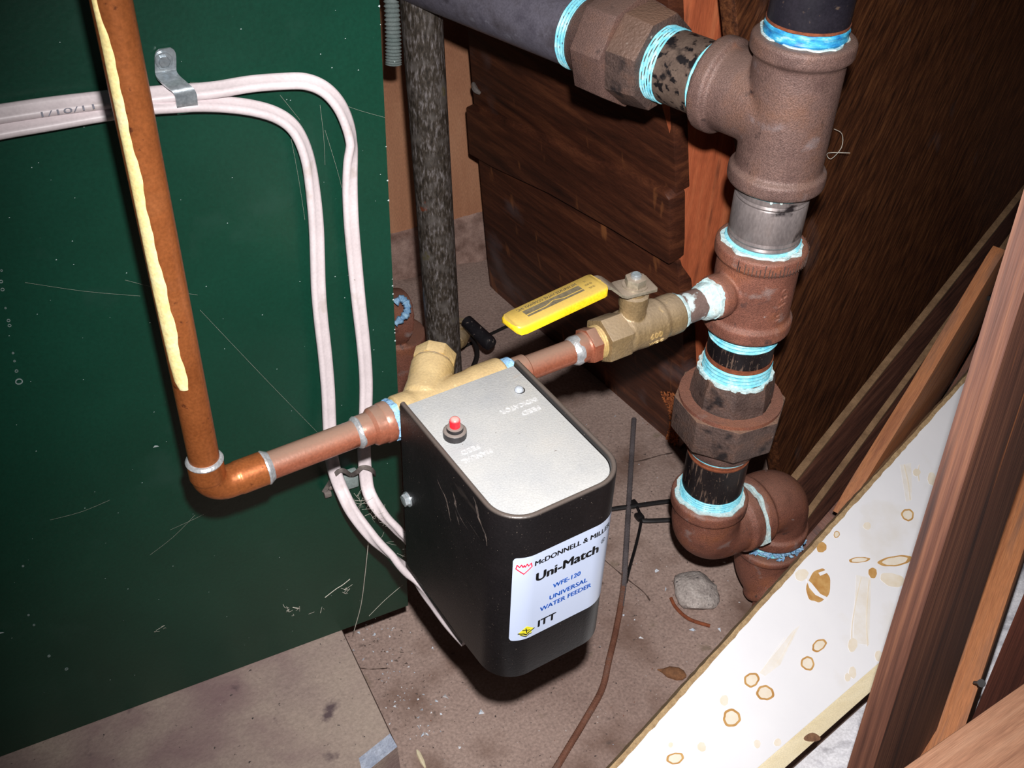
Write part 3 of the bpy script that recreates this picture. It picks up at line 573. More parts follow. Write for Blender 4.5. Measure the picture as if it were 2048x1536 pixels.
# reducing tee
T2 = at_z(-408); g = MB().join(cyl(T2, Z, -32, 32, 28, 48)).join(band(T2, Z, 23, 34, 31)).join(band(T2, Z, -34, -22, 31))
g.join(cyl(T2, -d, 0, 36, 13.4, 40)).join(lathe(T2, -d, [(28, 14), (30, 15.2), (37, 15.2), (38.5, 14)], 40))
t = Thing('reducing_tee', 'red-rusted iron tee with a small side branch feeding the ball valve', 'pipe fitting')
t.part('tee_body', cast(g, 1.05, 7, .5), m_iron_red)
gr = MB(); rg = random.Random(2)
for k in range(30):
    a_ = -2.75 + k * .085 + rg.uniform(-.02, .02); c = T2 + V((cos(a_), sin(a_), 0)) * 31.0; tg = V((-sin(a_), cos(a_), 0))
    hgt = rg.uniform(4, 9); gr.join(boxm(c + V((0, 0, 24)), tg * .6, V((0, 0, hgt)), V((cos(a_), sin(a_), 0)) * .25, 0))
t.part('wrench_marks', gr, m_iron_dk, 'vertical wrench scores on the top band', stuff=True)
ang0 = math.atan2(-.98, .20)
def t2s(x, y, z=0): a_ = radians(-84) - y / 28.3; return T2 + V((cos(a_), sin(a_), 0)) * (28.2 + z) + V((0, 0, x - 2))
t.part('raised_letters', text3d('WARD', 8, t2s, .06, space=1.2, ext=.8), m_iron_red)
t.part('pipe_dope', dope(T2, -d, 37.5, 41, 10, 13.6, 14), m_dope)
t.done()
# close nipple + union
t = Thing('pipe_nipple', 'short black nipple with rings of blue tape between the small tee and the lower union', 'pipe')
t.part('nipple', cyl(at_z(0), Z, -492, -436, RP - .3, 48), m_blackpipe)
t.part('thread_tape', tape(at_z(-453.5), Z, 0, 11.5, RP, 4), m_tape)
t.part('thread_end', ringm(at_z(-471), Z, 0, 3.4, RP - 1, RP + .3, 48), m_rust)
t.part('thread_tape', tape(at_z(-484), Z, 0, 12.5, RP, 4), m_tape)
t.done()
t = Thing('pipe_union', 'rusty iron union with a wide eight-sided nut on the lower riser', 'pipe fitting')
t.part('union_top', lathe(at_z(0), Z, [(-512, 31), (-498, 30.5), (-489, 29.5), (-483.5, 28)], 8, ph=.2), m_iron_dk, ang=25)
nb = bevel(lathe(at_z(0), Z, [(-541, 41.2), (-510.5, 42.2)], 8, ph=.33), 1.8, 2)
t.part('union_nut', nb, m_iron_dk, ang=25)
t.part('nut_recess', ringm(at_z(0), Z, -511.5, -507.6, 30, 38.5, 40), m_iron_red)
t.part('union_tail', lathe(at_z(0), Z, [(-559, 26), (-556, 27.6), (-549, 27.8), (-545, 31), (-540, 33)], 40), m_iron)
t.part('pipe_dope', dope(at_z(-484), Z, -.6, 1.6, RP, RP + 2.8, 17), m_dope)
t.done()
t = Thing('pipe_nipple', 'scratched black iron pipe between the union and the floor elbow', 'pipe')
t.part('nipple', cyl(at_z(0), Z, -622, -552, RP, 48), m_blackpipe)
t.part('thread_end', lathe(at_z(0), Z, [(-567, RP), (-565.5, RP + .5), (-564, RP), (-562.5, RP + .5), (-561, RP), (-559.5, RP + .4), (-558, RP)], 48), m_rust)
t.part('thread_tape', ringm(at_z(0), Z, -561.2, -560, RP - 1, RP + .65, 48), m_tape)
t.part('thread_tape', tape(at_z(-612), Z, 0, 11, RP + .1, 5), m_tape)
t.done()
# elbows
def elbow(C, a, b, la, lb, r=28, rb=31.2, bl=12, n=14):
    """90 degree elbow: arms along a and b from C"""
    a = V(a).normalized(); b = V(b).normalized(); q = 27.0
    q = min(q, la - 8, lb - 8); bz = lambda x: C + a * (q * (1 - x) ** 2) + b * (q * x * x)
    path = [C + a * (la - 3)] + [bz(i / n) for i in range(n + 1)] + [C + b * (lb - 3)]
    g = sweep(path, circ(r, 32)); g.join(band(C, a, la - bl, la, rb)).join(band(C, b, lb - bl, lb, rb)); return cast(g, 1.2, 7, .5)
C1 = at_z(-660); C2 = C1 + d * 90; C3 = V((C2.x, C2.y, -748)); o3 = V((.5 * .70, -.866 * .70, -.714)).normalized()
t = Thing('pipe_elbow', 'rusty iron elbow at the foot of the riser, turning to the right', 'pipe fitting')
t.part('elbow_body', elbow(C1, Z, d, 49, 45), m_iron_red)
t.part('pipe_dope', dope(C1, Z, 48.6, 50.2, RP, RP + 3.6, 23), m_dope)
t.done()
t = Thing('pipe_elbow', 'rusty iron elbow turning down behind the foot of the riser', 'pipe fitting')
t.part('elbow_body', elbow(C2, -d, DN, 43.5, 44), m_iron_red)
t.part('pipe_dope', dope(C2, -d, 42.6, 45.6, 28, 31.6, 31), m_dope)
bl_ = MB(); rr = random.Random(8)
for i in range(60):
    a_ = rr.uniform(3.4, 6.0); c = C2 + DN * rr.uniform(45, 52) + V((cos(a_), sin(a_), 0)) * rr.uniform(26, 31); bl_.join(lathe(c, V((rr.uniform(-1, 1), rr.uniform(-1, 1), .5)), [(-3, .3), (0, 1.5), (3, .3)], 6))
t.part('dope_crumbs', bl_, m_bluedope, stuff=True)
t.part('thread_tape', tape(C2, DN, 43.5, 57, RP + .1, 4), m_tape)
t.done()
t = Thing('pipe_elbow', 'lowest rusty iron bend, lying on the floor and running under the white board', 'pipe fitting')
t.part('elbow_body', elbow(C3, Z, o3, 31, 23, bl=8), m_iron_red)
t.part('thread_tape', tape(C3, o3, 22.5, 32, RP, 3), m_tape_dk)
t.part('nipple', cyl(C3, o3, 20, 50, RP - .2, 40), m_blackpipe)
t.done()
# horizontal run going back from the large tee
t = Thing('pipe_nipple', 'short scuffed nipple between the large tee branch and the upper union', 'pipe')
t.part('nipple', cyl(TC, h, 48, 108, RP, 48), m_nipple_bk)
t.part('thread_tape', tape(TC, h, 57, 62, RP, 2), m_tape)
t.part('thread_tape', tape(TC, h, 88, 99, RP, 5), m_tape)
t.done()
t = Thing('pipe_union', 'brown iron union at the top, behind the large tee', 'pipe fitting')
t.part('union_end', bevel(lathe(TC, h, [(98, 32.5), (121, 35)], 8, ph=.3), 1.2, 2), m_iron_dk, ang=25)
t.part('union_nut', bevel(lathe(TC, h, [(121.5, 38.5), (148, 38)], 8, ph=.12), 1.5, 2), m_iron, ang=25)
t.part('union_tail', lathe(TC, h, [(147, 33), (152, 29), (160, 27.5), (163, 26)], 40), m_iron)
t.done()
t = Thing('iron_pipe', 'long grey steel pipe running back across the top from the upper union', 'pipe')
t.part('pipe', cyl(TC, h, 155, 780, RP + 1.5, 48), m_greypipe)
t.part('thread_tape', tape(TC, h, 162, 172, RP + 1.6, 4), m_tape)
t.done()

# ================================================================== COPPER FEED
FA = V((53.7, 429.4, -408.5))
def fs(s_): return FA + d * s_
top = ony(222, 0, 430.0); cax = (top - FA).normalized()
t = Thing('copper_pipe', 'tall orange copper riser with a cream drip stain, in front of the green panel', 'pipe')
t.part('pipe', cyl(FA, cax, 16, 620, 7.95, 40), m_copper)
# dried drip
tc_ = V((-FA.x, -FA.y, 0)).normalized(); sd_ = cax.cross(tc_).normalized(); tc_ = sd_.cross(cax).normalized()
if sd_.x < 0: sd_ = -sd_
rows = []; rd = random.Random(4); key = [(74, -.62, -.16), (78, -.80, -.10), (86, -.86, -.03), (100, -.90, -.10), (112, -.92, -.06), (126, -.93, -.22), (150, -.92, -.22), (172, -.90, -.32), (200, -.88, -.33), (232, -.87, -.36), (246, -.85, -.50), (258, -.85, -.60), (275, -.85, -.45), (300, -.86, -.48)]
def kv(s_):
    for i in range(len(key) - 1):
        if key[i][0] <= s_ <= key[i + 1][0]:
            q = (s_ - key[i][0]) / (key[i + 1][0] - key[i][0]); return key[i][1] + (key[i + 1][1] - key[i][1]) * q, key[i][2] + (key[i + 1][2] - key[i][2]) * q
dv = []; df = []; M_ = 8; s_list = [74 + 1.5 * i for i in range(150)]
for i, s_ in enumerate(s_list):
    a0, a1 = kv(s_); a1 += .05 * sin(s_ * .11) + .035 * sin(s_ * .23 + 2) + .015 * sin(s_ * .71 + 1); a0, a1 = math.asin(max(-.99, a0)), math.asin(min(.9, a1))
    for k in range(M_ + 1):
        a_ = a0 + (a1 - a0) * k / M_; th = 7.9 + .75 * sin(pi * k / M_) ** .5
        dv.append(FA + cax * s_ + sd_ * (sin(a_) * th) + tc_ * (cos(a_) * th))
for i in range(len(s_list) - 1):
    for k in range(M_): a_ = i * (M_ + 1) + k; df.append((a_, a_ + 1, a_ + M_ + 2, a_ + M_ + 1))
t.part('drip_stain', MB().add(dv, df), m_flux, 'cream dried flux run')
t.done()
t = Thing('copper_elbow', 'copper elbow at the bottom of the copper riser', 'pipe fitting')
q = 11.0; path = [FA + cax * 21, FA + cax * q] + [FA + cax * q + d * q - (d * cos(x) * q + cax * sin(x) * q) for x in [pi / 2 * i / 10 for i in range(1, 10)]] + [FA + d * q, FA + d * 30]
eb = sweep(path, circ(9.1, 32)); eb.join(cyl(FA, d, 15, 31, 9.5, 32, .5)).join(cyl(FA, cax, 9, 21, 9.5, 32, .5))
t.part('elbow_body', cast(eb, .55, 5, .5), m_copper)
t.part('solder_ring', lathe(FA, cax, [(19.5, 9.4), (20.6, 9.9), (21.8, 9.2), (22.4, 8)], 40), m_solder, 'bright solder ring')
t.part('solder_ring', lathe(FA, d, [(30, 9.5), (31, 9.7), (32.6, 8.8), (34, 8)], 40, rf=wob(3, .03)), m_solder, 'silver solder ring')
t.done()
one('copper_pipe', 'dusty copper pipe from the copper elbow to the brass strainer', 'pipe', cyl(FA, d, 24, 92, 7.95, 40), m_copper2)
def knurl(k, s_): return 1.012 if k % 2 else .99
t = Thing('copper_adapter', 'copper male adapter left of the black feeder box, with blue sealant', 'pipe fitting')
t.part('cup', lathe(FA, d, [(86, 9.0), (87, 9.4), (94, 9.5), (96, 11.2), (101, 11.6), (102, 11.4)], 40), m_copper2)
t.part('knurled_collar', lathe(FA, d, [(101.5, 11.4), (102.5, 12.0), (106.5, 12.0), (107.5, 11.2)], 64, rf=knurl), m_copper2)
t.part('solder_ring', lathe(FA, d, [(84.5, 8), (85.4, 9), (86.8, 9.6), (88, 9.3)], 40, rf=wob(5, .03)), m_solder)
t.part('pipe_dope', lathe(FA, d, [(106, 10.5), (107.4, 12.0), (110, 12.3), (112.5, 11)], 40, rf=wob(12, .12)), m_bluedope, 'pale blue sealant')
t.done()
# brass Y strainer
yv = (d * .64 + nrm * .74 + Z * .16).normalized(); YB = fs(128)
g = MB().join(lathe(FA, d, [(110.5, 11.6), (111.5, 13.2), (120, 13.2), (124, 12.2), (150, 12.2), (160, 12.2), (166, 13.2), (183, 13.2), (184, 12)], 32)).join(lathe(YB, yv, [(-4, 9), (6, 13.5), (18, 12.6), (33, 13.4), (34, 12.4)], 32))
g.join(lathe(fs(112), d, [(0, 11), (6, 13.6), (12, 13)], 6))
t = Thing('brass_strainer', 'brass Y-strainer behind the back edge of the black feeder box', 'strainer')
t.part('strainer_body', cast(g, .8, 6, .5), m_brass)
t.part('strainer_cap', bevel(lathe(YB, yv, [(34.4, 13.6), (43, 13.6)], 8, ph=.4), .9, 2), m_brass, 'hexagonal brass cap', ang=25)
t.part('cap_gasket', cyl(YB, yv, 33.4, 34.8, 12.4, 32), m_brass_old)
t.part('thread_tape', lathe(FA, d, [(183, 10.4), (184, 11.2), (190, 11.2), (191.5, 10)], 40), m_bluedope, 'pale blue tape')
t.done()
t = Thing('copper_pipe', 'copper pipe between the black feeder box and the ball valve', 'pipe')
t.part('pipe', cyl(FA, d, 186, 240, 7.95, 40), m_copper2)
t.part('socket', lathe(FA, d, [(188, 9.2), (189, 9.6), (200, 9.6), (201, 8.6)], 40), m_copper2)
t.done()
t = Thing('copper_adapter', 'copper male adapter threaded into the ball valve', 'pipe fitting')
t.part('cup', lathe(FA, d, [(236.5, 9), (237.5, 9.4), (244, 9.5), (246, 11)], 40), m_copper2)
t.part('hex_collar', bevel(lathe(FA, d, [(245, 12.4), (252.2, 12.4)], 6, ph=.5), .7, 2), m_copper2, ang=25)
t.part('solder_ring', lathe(FA, d, [(233.6, 8), (235, 8.9), (237, 9.7), (239.5, 9.5)], 40, rf=wob(15, .06)), m_solder)
t.part('threads', tape(FA, d, 251.5, 258.5, 10.4, 4, .7), m_brass, 'shiny brass-coloured threads')
t.done()
# ball valve
t = Thing('ball_valve', 'brass ball valve with a yellow-sleeved lever, left of the small iron tee', 'valve')
g = MB().join(lathe(FA, d, [(272, 13.5), (276, 14.6), (280, 14.2), (288, 14.8), (299, 14.4), (302, 14.8), (305, 13.6), (312, 14), (318, 13.8), (318.8, 12.8)], 40)).join(cyl(fs(281), Z, 0, 20.5, 8.6, 32)).join(lathe(FA, d, [(256.4, 14.2), (258, 15.6), (273, 15.6), (275.5, 14)], 6, ph=.5))
t.part('valve_body', cast(g, .7, 4, .5), m_brass_old)
t.part('hex_end', bevel(lathe(FA, d, [(256, 15.9), (273.5, 15.9)], 6, ph=.5), .9, 2), m_brass_old, ang=25)
t.part('packing_nut', lathe(fs(281), Z, [(19.5, 9.4), (22, 9.6), (27.5, 9.2), (28.5, 7), (33, 6)], 12, rf=wob(9, .05)), m_brass_old)
def vt(x, y, z=0): a_ = radians(2) + y / 14.8; return fs(291 + x) - nrm * (cos(a_) * (14.7 + z)) + Z * (sin(a_) * (14.7 + z))
t.part('raised_letters', text3d('600', 6.2, vt, .04, space=1.1, ext=.45), m_brass)
def vt2(x, y, z=0): return vt(x + 1.5, y - 6.6, z)
t.part('raised_letters', text3d('WOG', 4.6, vt2, .03, space=1.1, ext=.4), m_brass)
S = fs(280.5); zl = -374.0
gd = (V((237.5, 443.5, 0)) - V((307.5, 458.5, 0))).normalized(); gs = V((-gd.y, gd.x, 0))   # along the grip, and across (towards the viewer)
if gs.y > 0: gs = -gs
# steel lever: square plate at the stem, joggle up to the grip
P0 = V((S.x, S.y, zl)); ld = (V((308, 458, 0)) - V((S.x, S.y, 0))); ld.z = 0; ld.normalize(); ls = V((-ld.y, ld.x, 0))
def lev(a_, w, z): c = P0 + ld * a_ + Z * z; return [c + ls * w, c - ls * w]
sec = [(-12, 7.5, 0), (-11, 9, 0), (10, 9, 0), (13, 7.5, .6), (21, 6.6, 8), (24, 6.8, 9.4), (30, 7, 9.6)]
lv = MB(); tv = []
for a_, w, z in sec: l_, r_ = lev(a_, w, z); tv += [l_, r_, r_ - Z * 2.3, l_ - Z * 2.3]
lf = [(0, 1, 2, 3)] + [(i * 4 + j, i * 4 + (j + 1) % 4, i * 4 + 4 + (j + 1) % 4, i * 4 + 4 + j) for i in range(len(sec) - 1) for j in range(4)] + [tuple(len(sec) * 4 - 4 + j for j in range(4))]
t.part('lever', bevel(lv.add(tv, lf), .5, 2), m_lever)
t.part('lever_nut', bevel(lathe(P0, Z, [(0, 7), (6, 7)], 6, ph=.2), .7, 2).join(cyl(P0, Z, 0, .9, 8.2, 24)), m_lever, ang=25)
t.part('stem_end', lathe(P0, Z, [(5, 3.4), (8, 3.4), (8.7, 2.6)], 20), m_steel)
# grip: a channel-shaped sleeve
zg = -363.5; G0 = V((306.5, 458.2, zg)); GL = 71.0
def gp(a_, w, z): return G0 + gd * a_ + gs * w + Z * z
ga = [(-.6, .0), (0, .86), (1.2, .97), (3, 1), (GL - 7, .96), (GL - 3, .9), (GL - .8, .72), (GL, .5)]
gv = []; gf = []
for a_, q in ga:
    hw = 9.6 * q; dz = -a_ * .012
    for w, z in ((-hw, -6.2 * q - .2), (-hw, -1.2), (-hw + 1.2, 0), (hw - 1.2, 0), (hw, -1.2), (hw, -6.2 * q - .2)): gv.append(gp(a_, w, z + dz))
n6 = 6
for i in range(len(ga) - 1):
    for j in range(n6): gf.append((i * 6 + j, i * 6 + (j + 1) % 6, i * 6 + 6 + (j + 1) % 6, i * 6 + 6 + j))
gf += [tuple(range(6)), tuple((len(ga) - 1) * 6 + j for j in range(6))]
gi = t.part('grip', MB().add(gv, gf), m_yellow, 'bright yellow sleeve', ang=50)
# print on the grip reads from the far side: turned half round
def pr(x, y): return gp(GL / 2 - .5 + x, -y * -1, .14 - (GL / 2 + x) * .012)
def rot_pr(x, y): return pr(x, -y) if False else gp(GL / 2 + x, -y, .16 - (GL / 2 + x) * .012)
pm = MB().join(text3d('MILWAUKEE VALVE COMPANY INC', 3.1, lambda x, y: rot_pr(x + 2, y + 5.0), .05, width=46))
def bar(x0, x1, y0, y1): return MB().add([rot_pr(x0, y0), rot_pr(x1, y0), rot_pr(x1, y1), rot_pr(x0, y1)], [(0, 1, 2, 3)])
# logo block: two grey bands parted by a rising and falling line
def lo_(x): return .3 + (2.0 * max(0, 1 - abs(x - 1) / 7))
nb_ = 24; bv = []; bf = []
for i in range(nb_ + 1):
    x = -21 + 44 * i / nb_; bv += [rot_pr(x, 3.0), rot_pr(x, min(2.9, lo_(x) - 1.2)), rot_pr(x, lo_(x) - 1.9), rot_pr(x, -3.2)]
for i in range(nb_):
    bf += [(i * 4, i * 4 + 4, i * 4 + 5, i * 4 + 1), (i * 4 + 2, i * 4 + 6, i * 4 + 7, i * 4 + 3)]
pm.add(bv, bf)
for k, w in enumerate(('1/2', '600 WOG', '150 WSP')):
    pm.join(text3d(w, 2.3, lambda x, y, k=k: rot_pr(-27 + y * -1 * 0 + x * .55 - 0, y + 4 - 3.6 * k), .03))
t.part('printing', pm, m_yprint, 'faded grey lettering and logo', sub=gi)
t.done()
t = Thing('pipe_nipple', 'small nipple smeared with white sealant between ball valve and iron tee', 'pipe')
t.part('nipple', cyl(FA, d, 312, 356, 10.65, 40), m_galv)
t.part('thread_tape', lathe(FA, d, [(317.6, 11), (318.6, 12.8), (320.6, 12.6), (323, 10.8)], 40, rf=wob(19, .07)), m_dope, 'white sealant ring')
t.part('pipe_dope', lathe(FA, d, [(338, 10.6), (341, 12.2), (347, 13), (350.6, 13.4)], 40, rf=wob(29, .1)), m_dope, 'white sealant collar')
t.done()

# ================================================================== WATER FEEDER BOX
O = V((161.2, 425, -384.1)); yaw = .0931; pit = .0072
e1 = V((cos(yaw), sin(yaw), 0)); f0 = V((-sin(yaw), cos(yaw), 0)); e2 = f0 * cos(pit) + Z * sin(pit); eu = Z * cos(pit) - f0 * sin(pit)
BW, BD, BH, BR = 78.0, 109.0, 131.0, 20.0
def bx(a, b, c): return O + e1 * a + e2 * b + eu * c
def upath(off, n=12):
    """plan outline of the cover, back-left round the front to back-right, inset by off"""
    r = BR - off; p = [(off, 0), (off, -30), (off, -60), (off, -(BD - BR))]
    p += [(BR - r * cos(a), -(BD - BR) - r * sin(a)) for a in [pi / 2 * i / n for i in range(1, n)]]
    p += [(BR, -(BD - off)), (BW / 2, -(BD - off)), (BW - BR, -(BD - off))]
    p += [(BW - BR + r * sin(a), -(BD - BR) - r * cos(a)) for a in [pi / 2 * i / n for i in range(1, n)]]
    return p + [(BW - off, -(BD - BR)), (BW - off, -60), (BW - off, -30), (BW - off, 0)]
t = Thing('water_feeder', 'black steel feeder box with a zinc top and red button on the copper line', 'water feeder')
TH = 3.2; cs = [(0, None), (0, -1.2), (.5, -.35), (1.4, 0), (2.2, -.1), (TH - .3, -.6), (TH, -1.4), (TH, None)]
paths = [upath(o_) for o_, _ in cs]; n = len(paths[0]); cv = []; cf = []
def bottom(b): return -BH - 2.6 * max(0, min(1, (b + 80) / 20))
for i in range(n):
    for (o_, z), pth in zip(cs, paths):
        a, b = pth[i]; cv.append(bx(a, b, bottom(b) if z is None else z))
K = len(cs)
for i in range(n - 1):
    for j in range(K): cf.append((i * K + j, i * K + (j + 1) % K, (i + 1) * K + (j + 1) % K, (i + 1) * K + j))
cf += [tuple(range(K)), tuple((n - 1) * K + j for j in range(K))]
t.part('cover', MB().add(cv, cf), m_box, 'black enamelled cover', ang=40)
ip = upath(TH + .35)
t.part('top_plate', slab([bx(a, b, -3.6) for a, b in ip], -eu * 1.6, .3), m_zinc, 'dusty zinc top plate')
t.part('base_plate', slab([bx(a, b, -BH + 4) for a, b in ip], eu * 1.6, 0), m_box)
t.part('back_plate', boxm(bx(TH + .4, -.8, -4), e1 * (BW - 2 * TH - .8), -eu * (BH - 6), -e2 * 1.6, .2), m_zinc)
# red reset button
bc = bx(14.6, -35.2, -3.6)
ri = t.part('reset_button', lathe(bc, eu, [(4, 2.9), (11.3, 2.9), (12.3, 2.3), (12.8, 1.2)], 24), m_red_btn, 'red push button')
t.part('collar', lathe(bc, eu, [(0, 6.3), (4, 6.3), (4.4, 5.9), (4.6, 4.6), (6.6, 4.4), (7, 3.4)], 40, rf=lambda k, s_: (1.02 if k % 2 and s_ < 4.2 else 1)), m_collar, 'knurled black collar', sub=ri)
lc = bx(65.0, -20.5, -3.6)
li = t.part('indicator_lens', lathe(lc, eu, [(-.2, 2.6), (1.2, 2.5), (2.2, 1.9), (2.7, .9)], 24), m_lens, 'clear domed indicator')
t.part('lens_hole', ringm(lc + e1 * .5, eu, -.1, .15, 2.5, 3.1, 24), m_ink, sub=li)
# embossed words, turned half round to face the wall
def em(cx, cy): return lambda x, y, z=0: bx(cx - x, cy - y, -3.5 + z)
for w, cx, cy, sz, wd2 in (('FEED', 61.5, -38.2, 4.6, 11.5), ('INDICATOR', 58.0, -31.4, 4.6, 23.5), ('MANUAL', 16.8, -54.6, 4.6, 18), ('FEED', 16.2, -48.6, 4.6, 11)):
    t.part('embossed_word', text3d(w, sz, em(cx, cy), 0, width=wd2, ext=.32), m_zinc_hi)
sp = bx(0, -5.8, -70.4)
t.part('screw', bevel(lathe(sp, -e1, [(-.2, 4), (3.4, 4)], 6), .5, 2).join(cyl(sp, -e1, 0, .8, 4.8, 20)), m_steel, 'bright hex screw', ang=25)
sc_m = MB(); rq = random.Random(3)
def lsd(zx, zy): return onpl(780 + zx * .3256, 900 + zy * .3256, O - e1 * .15, e1)
for pts, w in (([(290, 180), (310, 230), (340, 290), (360, 370), (372, 440)], 1.0), ([(385, 255), (400, 310), (405, 350), (440, 430), (480, 490)], 1.3), ([(510, 285), (530, 340), (545, 420), (585, 520), (595, 590)], 1.5), ([(400, 370), (415, 420), (425, 460)], .8), ([(450, 400), (500, 470), (560, 560)], .6)):
    P = smooth_path([lsd(*q) for q in pts], 6); n_ = len(P); ww = [w * rq.uniform(.3, 1) * (sin(pi * i / (n_ - 1)) + .15) for i in range(n_)]
    sc_m.add([p + e2 * q for p, q in zip(P, ww)] + [p - e2 * q for p, q in zip(P, ww)], [(i, i + 1, n_ + i + 1, n_ + i) for i in range(n_ - 1)])
t.part('scuff_marks', sc_m, m_scuff, 'dusty scrape marks on the left side', stuff=True)
# label, wrapped on the front
def fl_(q, c, off=.18):
    """point on the front: q = distance along the outline from the middle, c = height"""
    h_ = BW / 2 - BR
    if abs(q) <= h_: a, b, na, nb2 = BW / 2 + q, -BD, 0, -1
    else:
        s_ = 1 if q > 0 else -1; th = min((abs(q) - h_) / BR, 1.75)
        if th <= pi / 2: a = BW / 2 + s_ * (h_ + BR * sin(th)); b = -(BD - BR) - BR * cos(th); na, nb2 = s_ * sin(th), -cos(th)
        else: a = BW / 2 + s_ * (h_ + BR); b = -(BD - BR) + (abs(q) - h_ - BR * pi / 2); na, nb2 = s_, 0
    return bx(a + na * off, b + nb2 * off, c)
QL, QR, CT, CB = -31.5, 37.5, -29.5, -97.5
lb = MB(); nq, nc = 92, 6; lv_ = []; lf_ = []; rc = 2.2
for i in range(nq + 1):
    q = QL + (QR - QL) * i / nq; e_ = min(q - QL, QR - q); tr = rc - sqrt(max(0, rc * rc - (rc - e_) ** 2)) if e_ < rc else 0
    for j in range(nc + 1): lv_.append(fl_(q, CT - tr + (CB + tr - CT + tr) * j / nc))
for i in range(nq):
    for j in range(nc): a = i * (nc + 1) + j; lf_.append((a, a + nc + 1, a + nc + 2, a + 1))
L_ = t.part('label_sticker', lb.add(lv_, lf_), m_label, 'white paper label')
def lt(cx, cy): return lambda x, y: fl_(cx + x, cy + y, .3)
for w, sz, cx, cy, bo, wd3 in (('McDONNELL & MILLER', 5.2, 5.6, -36.8, .1, 50.5), ('Uni-Match', 9.4, 2.0, -48.8, .12, 40), ('\u00ae', 5.2, 25.6, -45.4, .03, None), ('ITT', 8, -9.0, -89.4, .1, 11.5)):
    t.part('black_lettering', text3d(w, sz, lt(cx, cy), bo, width=wd3), m_ink, sub=L_)
for w, cx, cy, wd3 in (('WFE-120', 2.5, -62.5, 18), ('UNIVERSAL', 4.2, -71.2, 25), ('WATER FEEDER', 3.0, -77.5, 34)):
    t.part('blue_lettering', text3d(w, 5.0, lt(cx, cy), .1, width=wd3), m_blueink, sub=L_)
def poly_line(pts, w, fn, close=True):
    o = MB(); m_ = len(pts)
    for i in range(m_ if close else m_ - 1):
        a, b = V(pts[i] + (0,)), V(pts[(i + 1) % m_] + (0,)); dd = (b - a).normalized(); nn = V((-dd.y, dd.x, 0)) * w / 2; a -= dd * w * .4; b += dd * w * .4
        for k_ in range(4):
            p_, q_ = a.lerp(b, k_ / 4), a.lerp(b, (k_ + 1) / 4); o.add([fn(*(p.xy)) for p in (p_ + nn, q_ + nn, q_ - nn, p_ - nn)], [(0, 1, 2, 3)])
    return o
lg = lambda x, y: fl_(-25.6 + x * .92, -37.6 + y, .42)
t.part('red_emblem', poly_line([(-4.6, .2), (0, -4.4), (4.6, .2), (4.0, 3.0), (2.6, 1.2), (1.6, 3.0), (.6, 1.0), (0, 2.4), (-.6, 1.0), (-1.6, 3.0), (-2.6, 1.2), (-4.0, 3.0)], .65, lg), m_redink, 'red pointed emblem outline', sub=L_)
yg = lambda x, y: fl_(-22.0 + x, -90.6 + y, .4); yg2 = lambda x, y: fl_(-22.0 + x, -90.6 + y, .5)
t.part('yellow_emblem', MB().add([yg(*p) for p in [(-4.6, -.6), (0, 4.2), (4.6, .2), (3.2, -1.6), (3.2, -3), (1.6, -2.6), (0, -4.2), (-1.6, -3), (-3.2, -3.2)]], [tuple(range(9))]), m_yelink, 'yellow folded emblem', sub=L_)
t.part('emblem_lines', poly_line([(-4.6, -.8), (-1.6, -1.6), (0, -3.0), (1.6, -1.4), (4.8, 0)], .8, yg2, False).join(poly_line([(-2.2, 1.6), (2.0, .2)], .6, yg2, False)).join(poly_line([(-.4, 2.4), (.2, -1.2)], .6, yg2, False)).join(poly_line([(-3.2, -2.4), (-1.4, -3.6), (0, -4.6), (1.6, -3.2), (3.0, -3.2)], .6, yg2, False)), m_ink, sub=L_)
t.done()

# ================================================================== CABLES ON THE PANEL
def cable(pts, label, ink=None, group=None):
    """flat two-core cable: points (px, py, depth y, twist degrees)"""
    P = []; TW = []
    base = [ony(a, b, c) for a, b, c, _ in pts]; path = smooth_path(base, 7)
    for i in range(len(pts) - 1):
        for k in range(7): TW.append(radians(pts[i][3] + (pts[i + 1][3] - pts[i][3]) * k / 7))
    TW.append(radians(pts[-1][3]))
    sec = [(4.7, 0), (4.4, 1.35), (3.5, 2.35), (1.9, 2.5), (0, 1.75), (-1.9, 2.5), (-3.5, 2.35), (-4.4, 1.35), (-4.7, 0), (-4.4, -1.35), (-3.5, -2.35), (-1.9, -2.5), (0, -1.75), (1.9, -2.5), (3.5, -2.35), (4.4, -1.35)]
    t = Thing('white_cable', label, 'cable', group); t.part('jacket', sweep(path, sec, up=-Y, tw=TW), m_cable, ang=60)
    if ink: t.part('printed_date', ink, m_cable_ink, 'dotted grey printing')
    return t.done()
cA = [(-160, 256, 534, 42), (-60, 238, 534, 42), (0, 228, 534, 42), (100, 213, 534, 42), (200, 201, 534, 44), (290, 192, 533, 48), (350, 186, 532, 55), (395, 183, 532, 60), (440, 178, 532, 62), (500, 168, 532, 60), (560, 163, 532, 58), (610, 163, 531, 50), (648, 178, 530, 45), (676, 207, 529, 40), (694, 245, 529, 45), (703, 285, 529, 55), (701, 325, 530, 25), (700, 380, 531, 8), (703, 450, 532, 5), (710, 530, 533, 5), (718, 610, 533, 8), (727, 690, 533, 10), (732, 760, 532, 8), (731, 830, 530, 5), (728, 890, 526, 2), (731, 945, 522, -5), (738, 985, 516, -10), (760, 1022, 502, -15), (795, 1060, 482, -20), (835, 1098, 462, -20), (880, 1140, 448, -20)]
dt = ony(82, 228, 529.4); de = ony(188, 211.5, 529.2); du = (de - dt).normalized(); dw = (Z - du * Z.dot(du)).normalized()
ik = MB().join(text3d('1/10/11', 3.6, lambda x, y: (dt + de) / 2 + du * x + dw * (y * .74) - Y * (1.0 - y * .66), 0, width=(de - dt).length))
cable(cA, 'upper white flat cable, looping down the right edge of the green panel', ik)
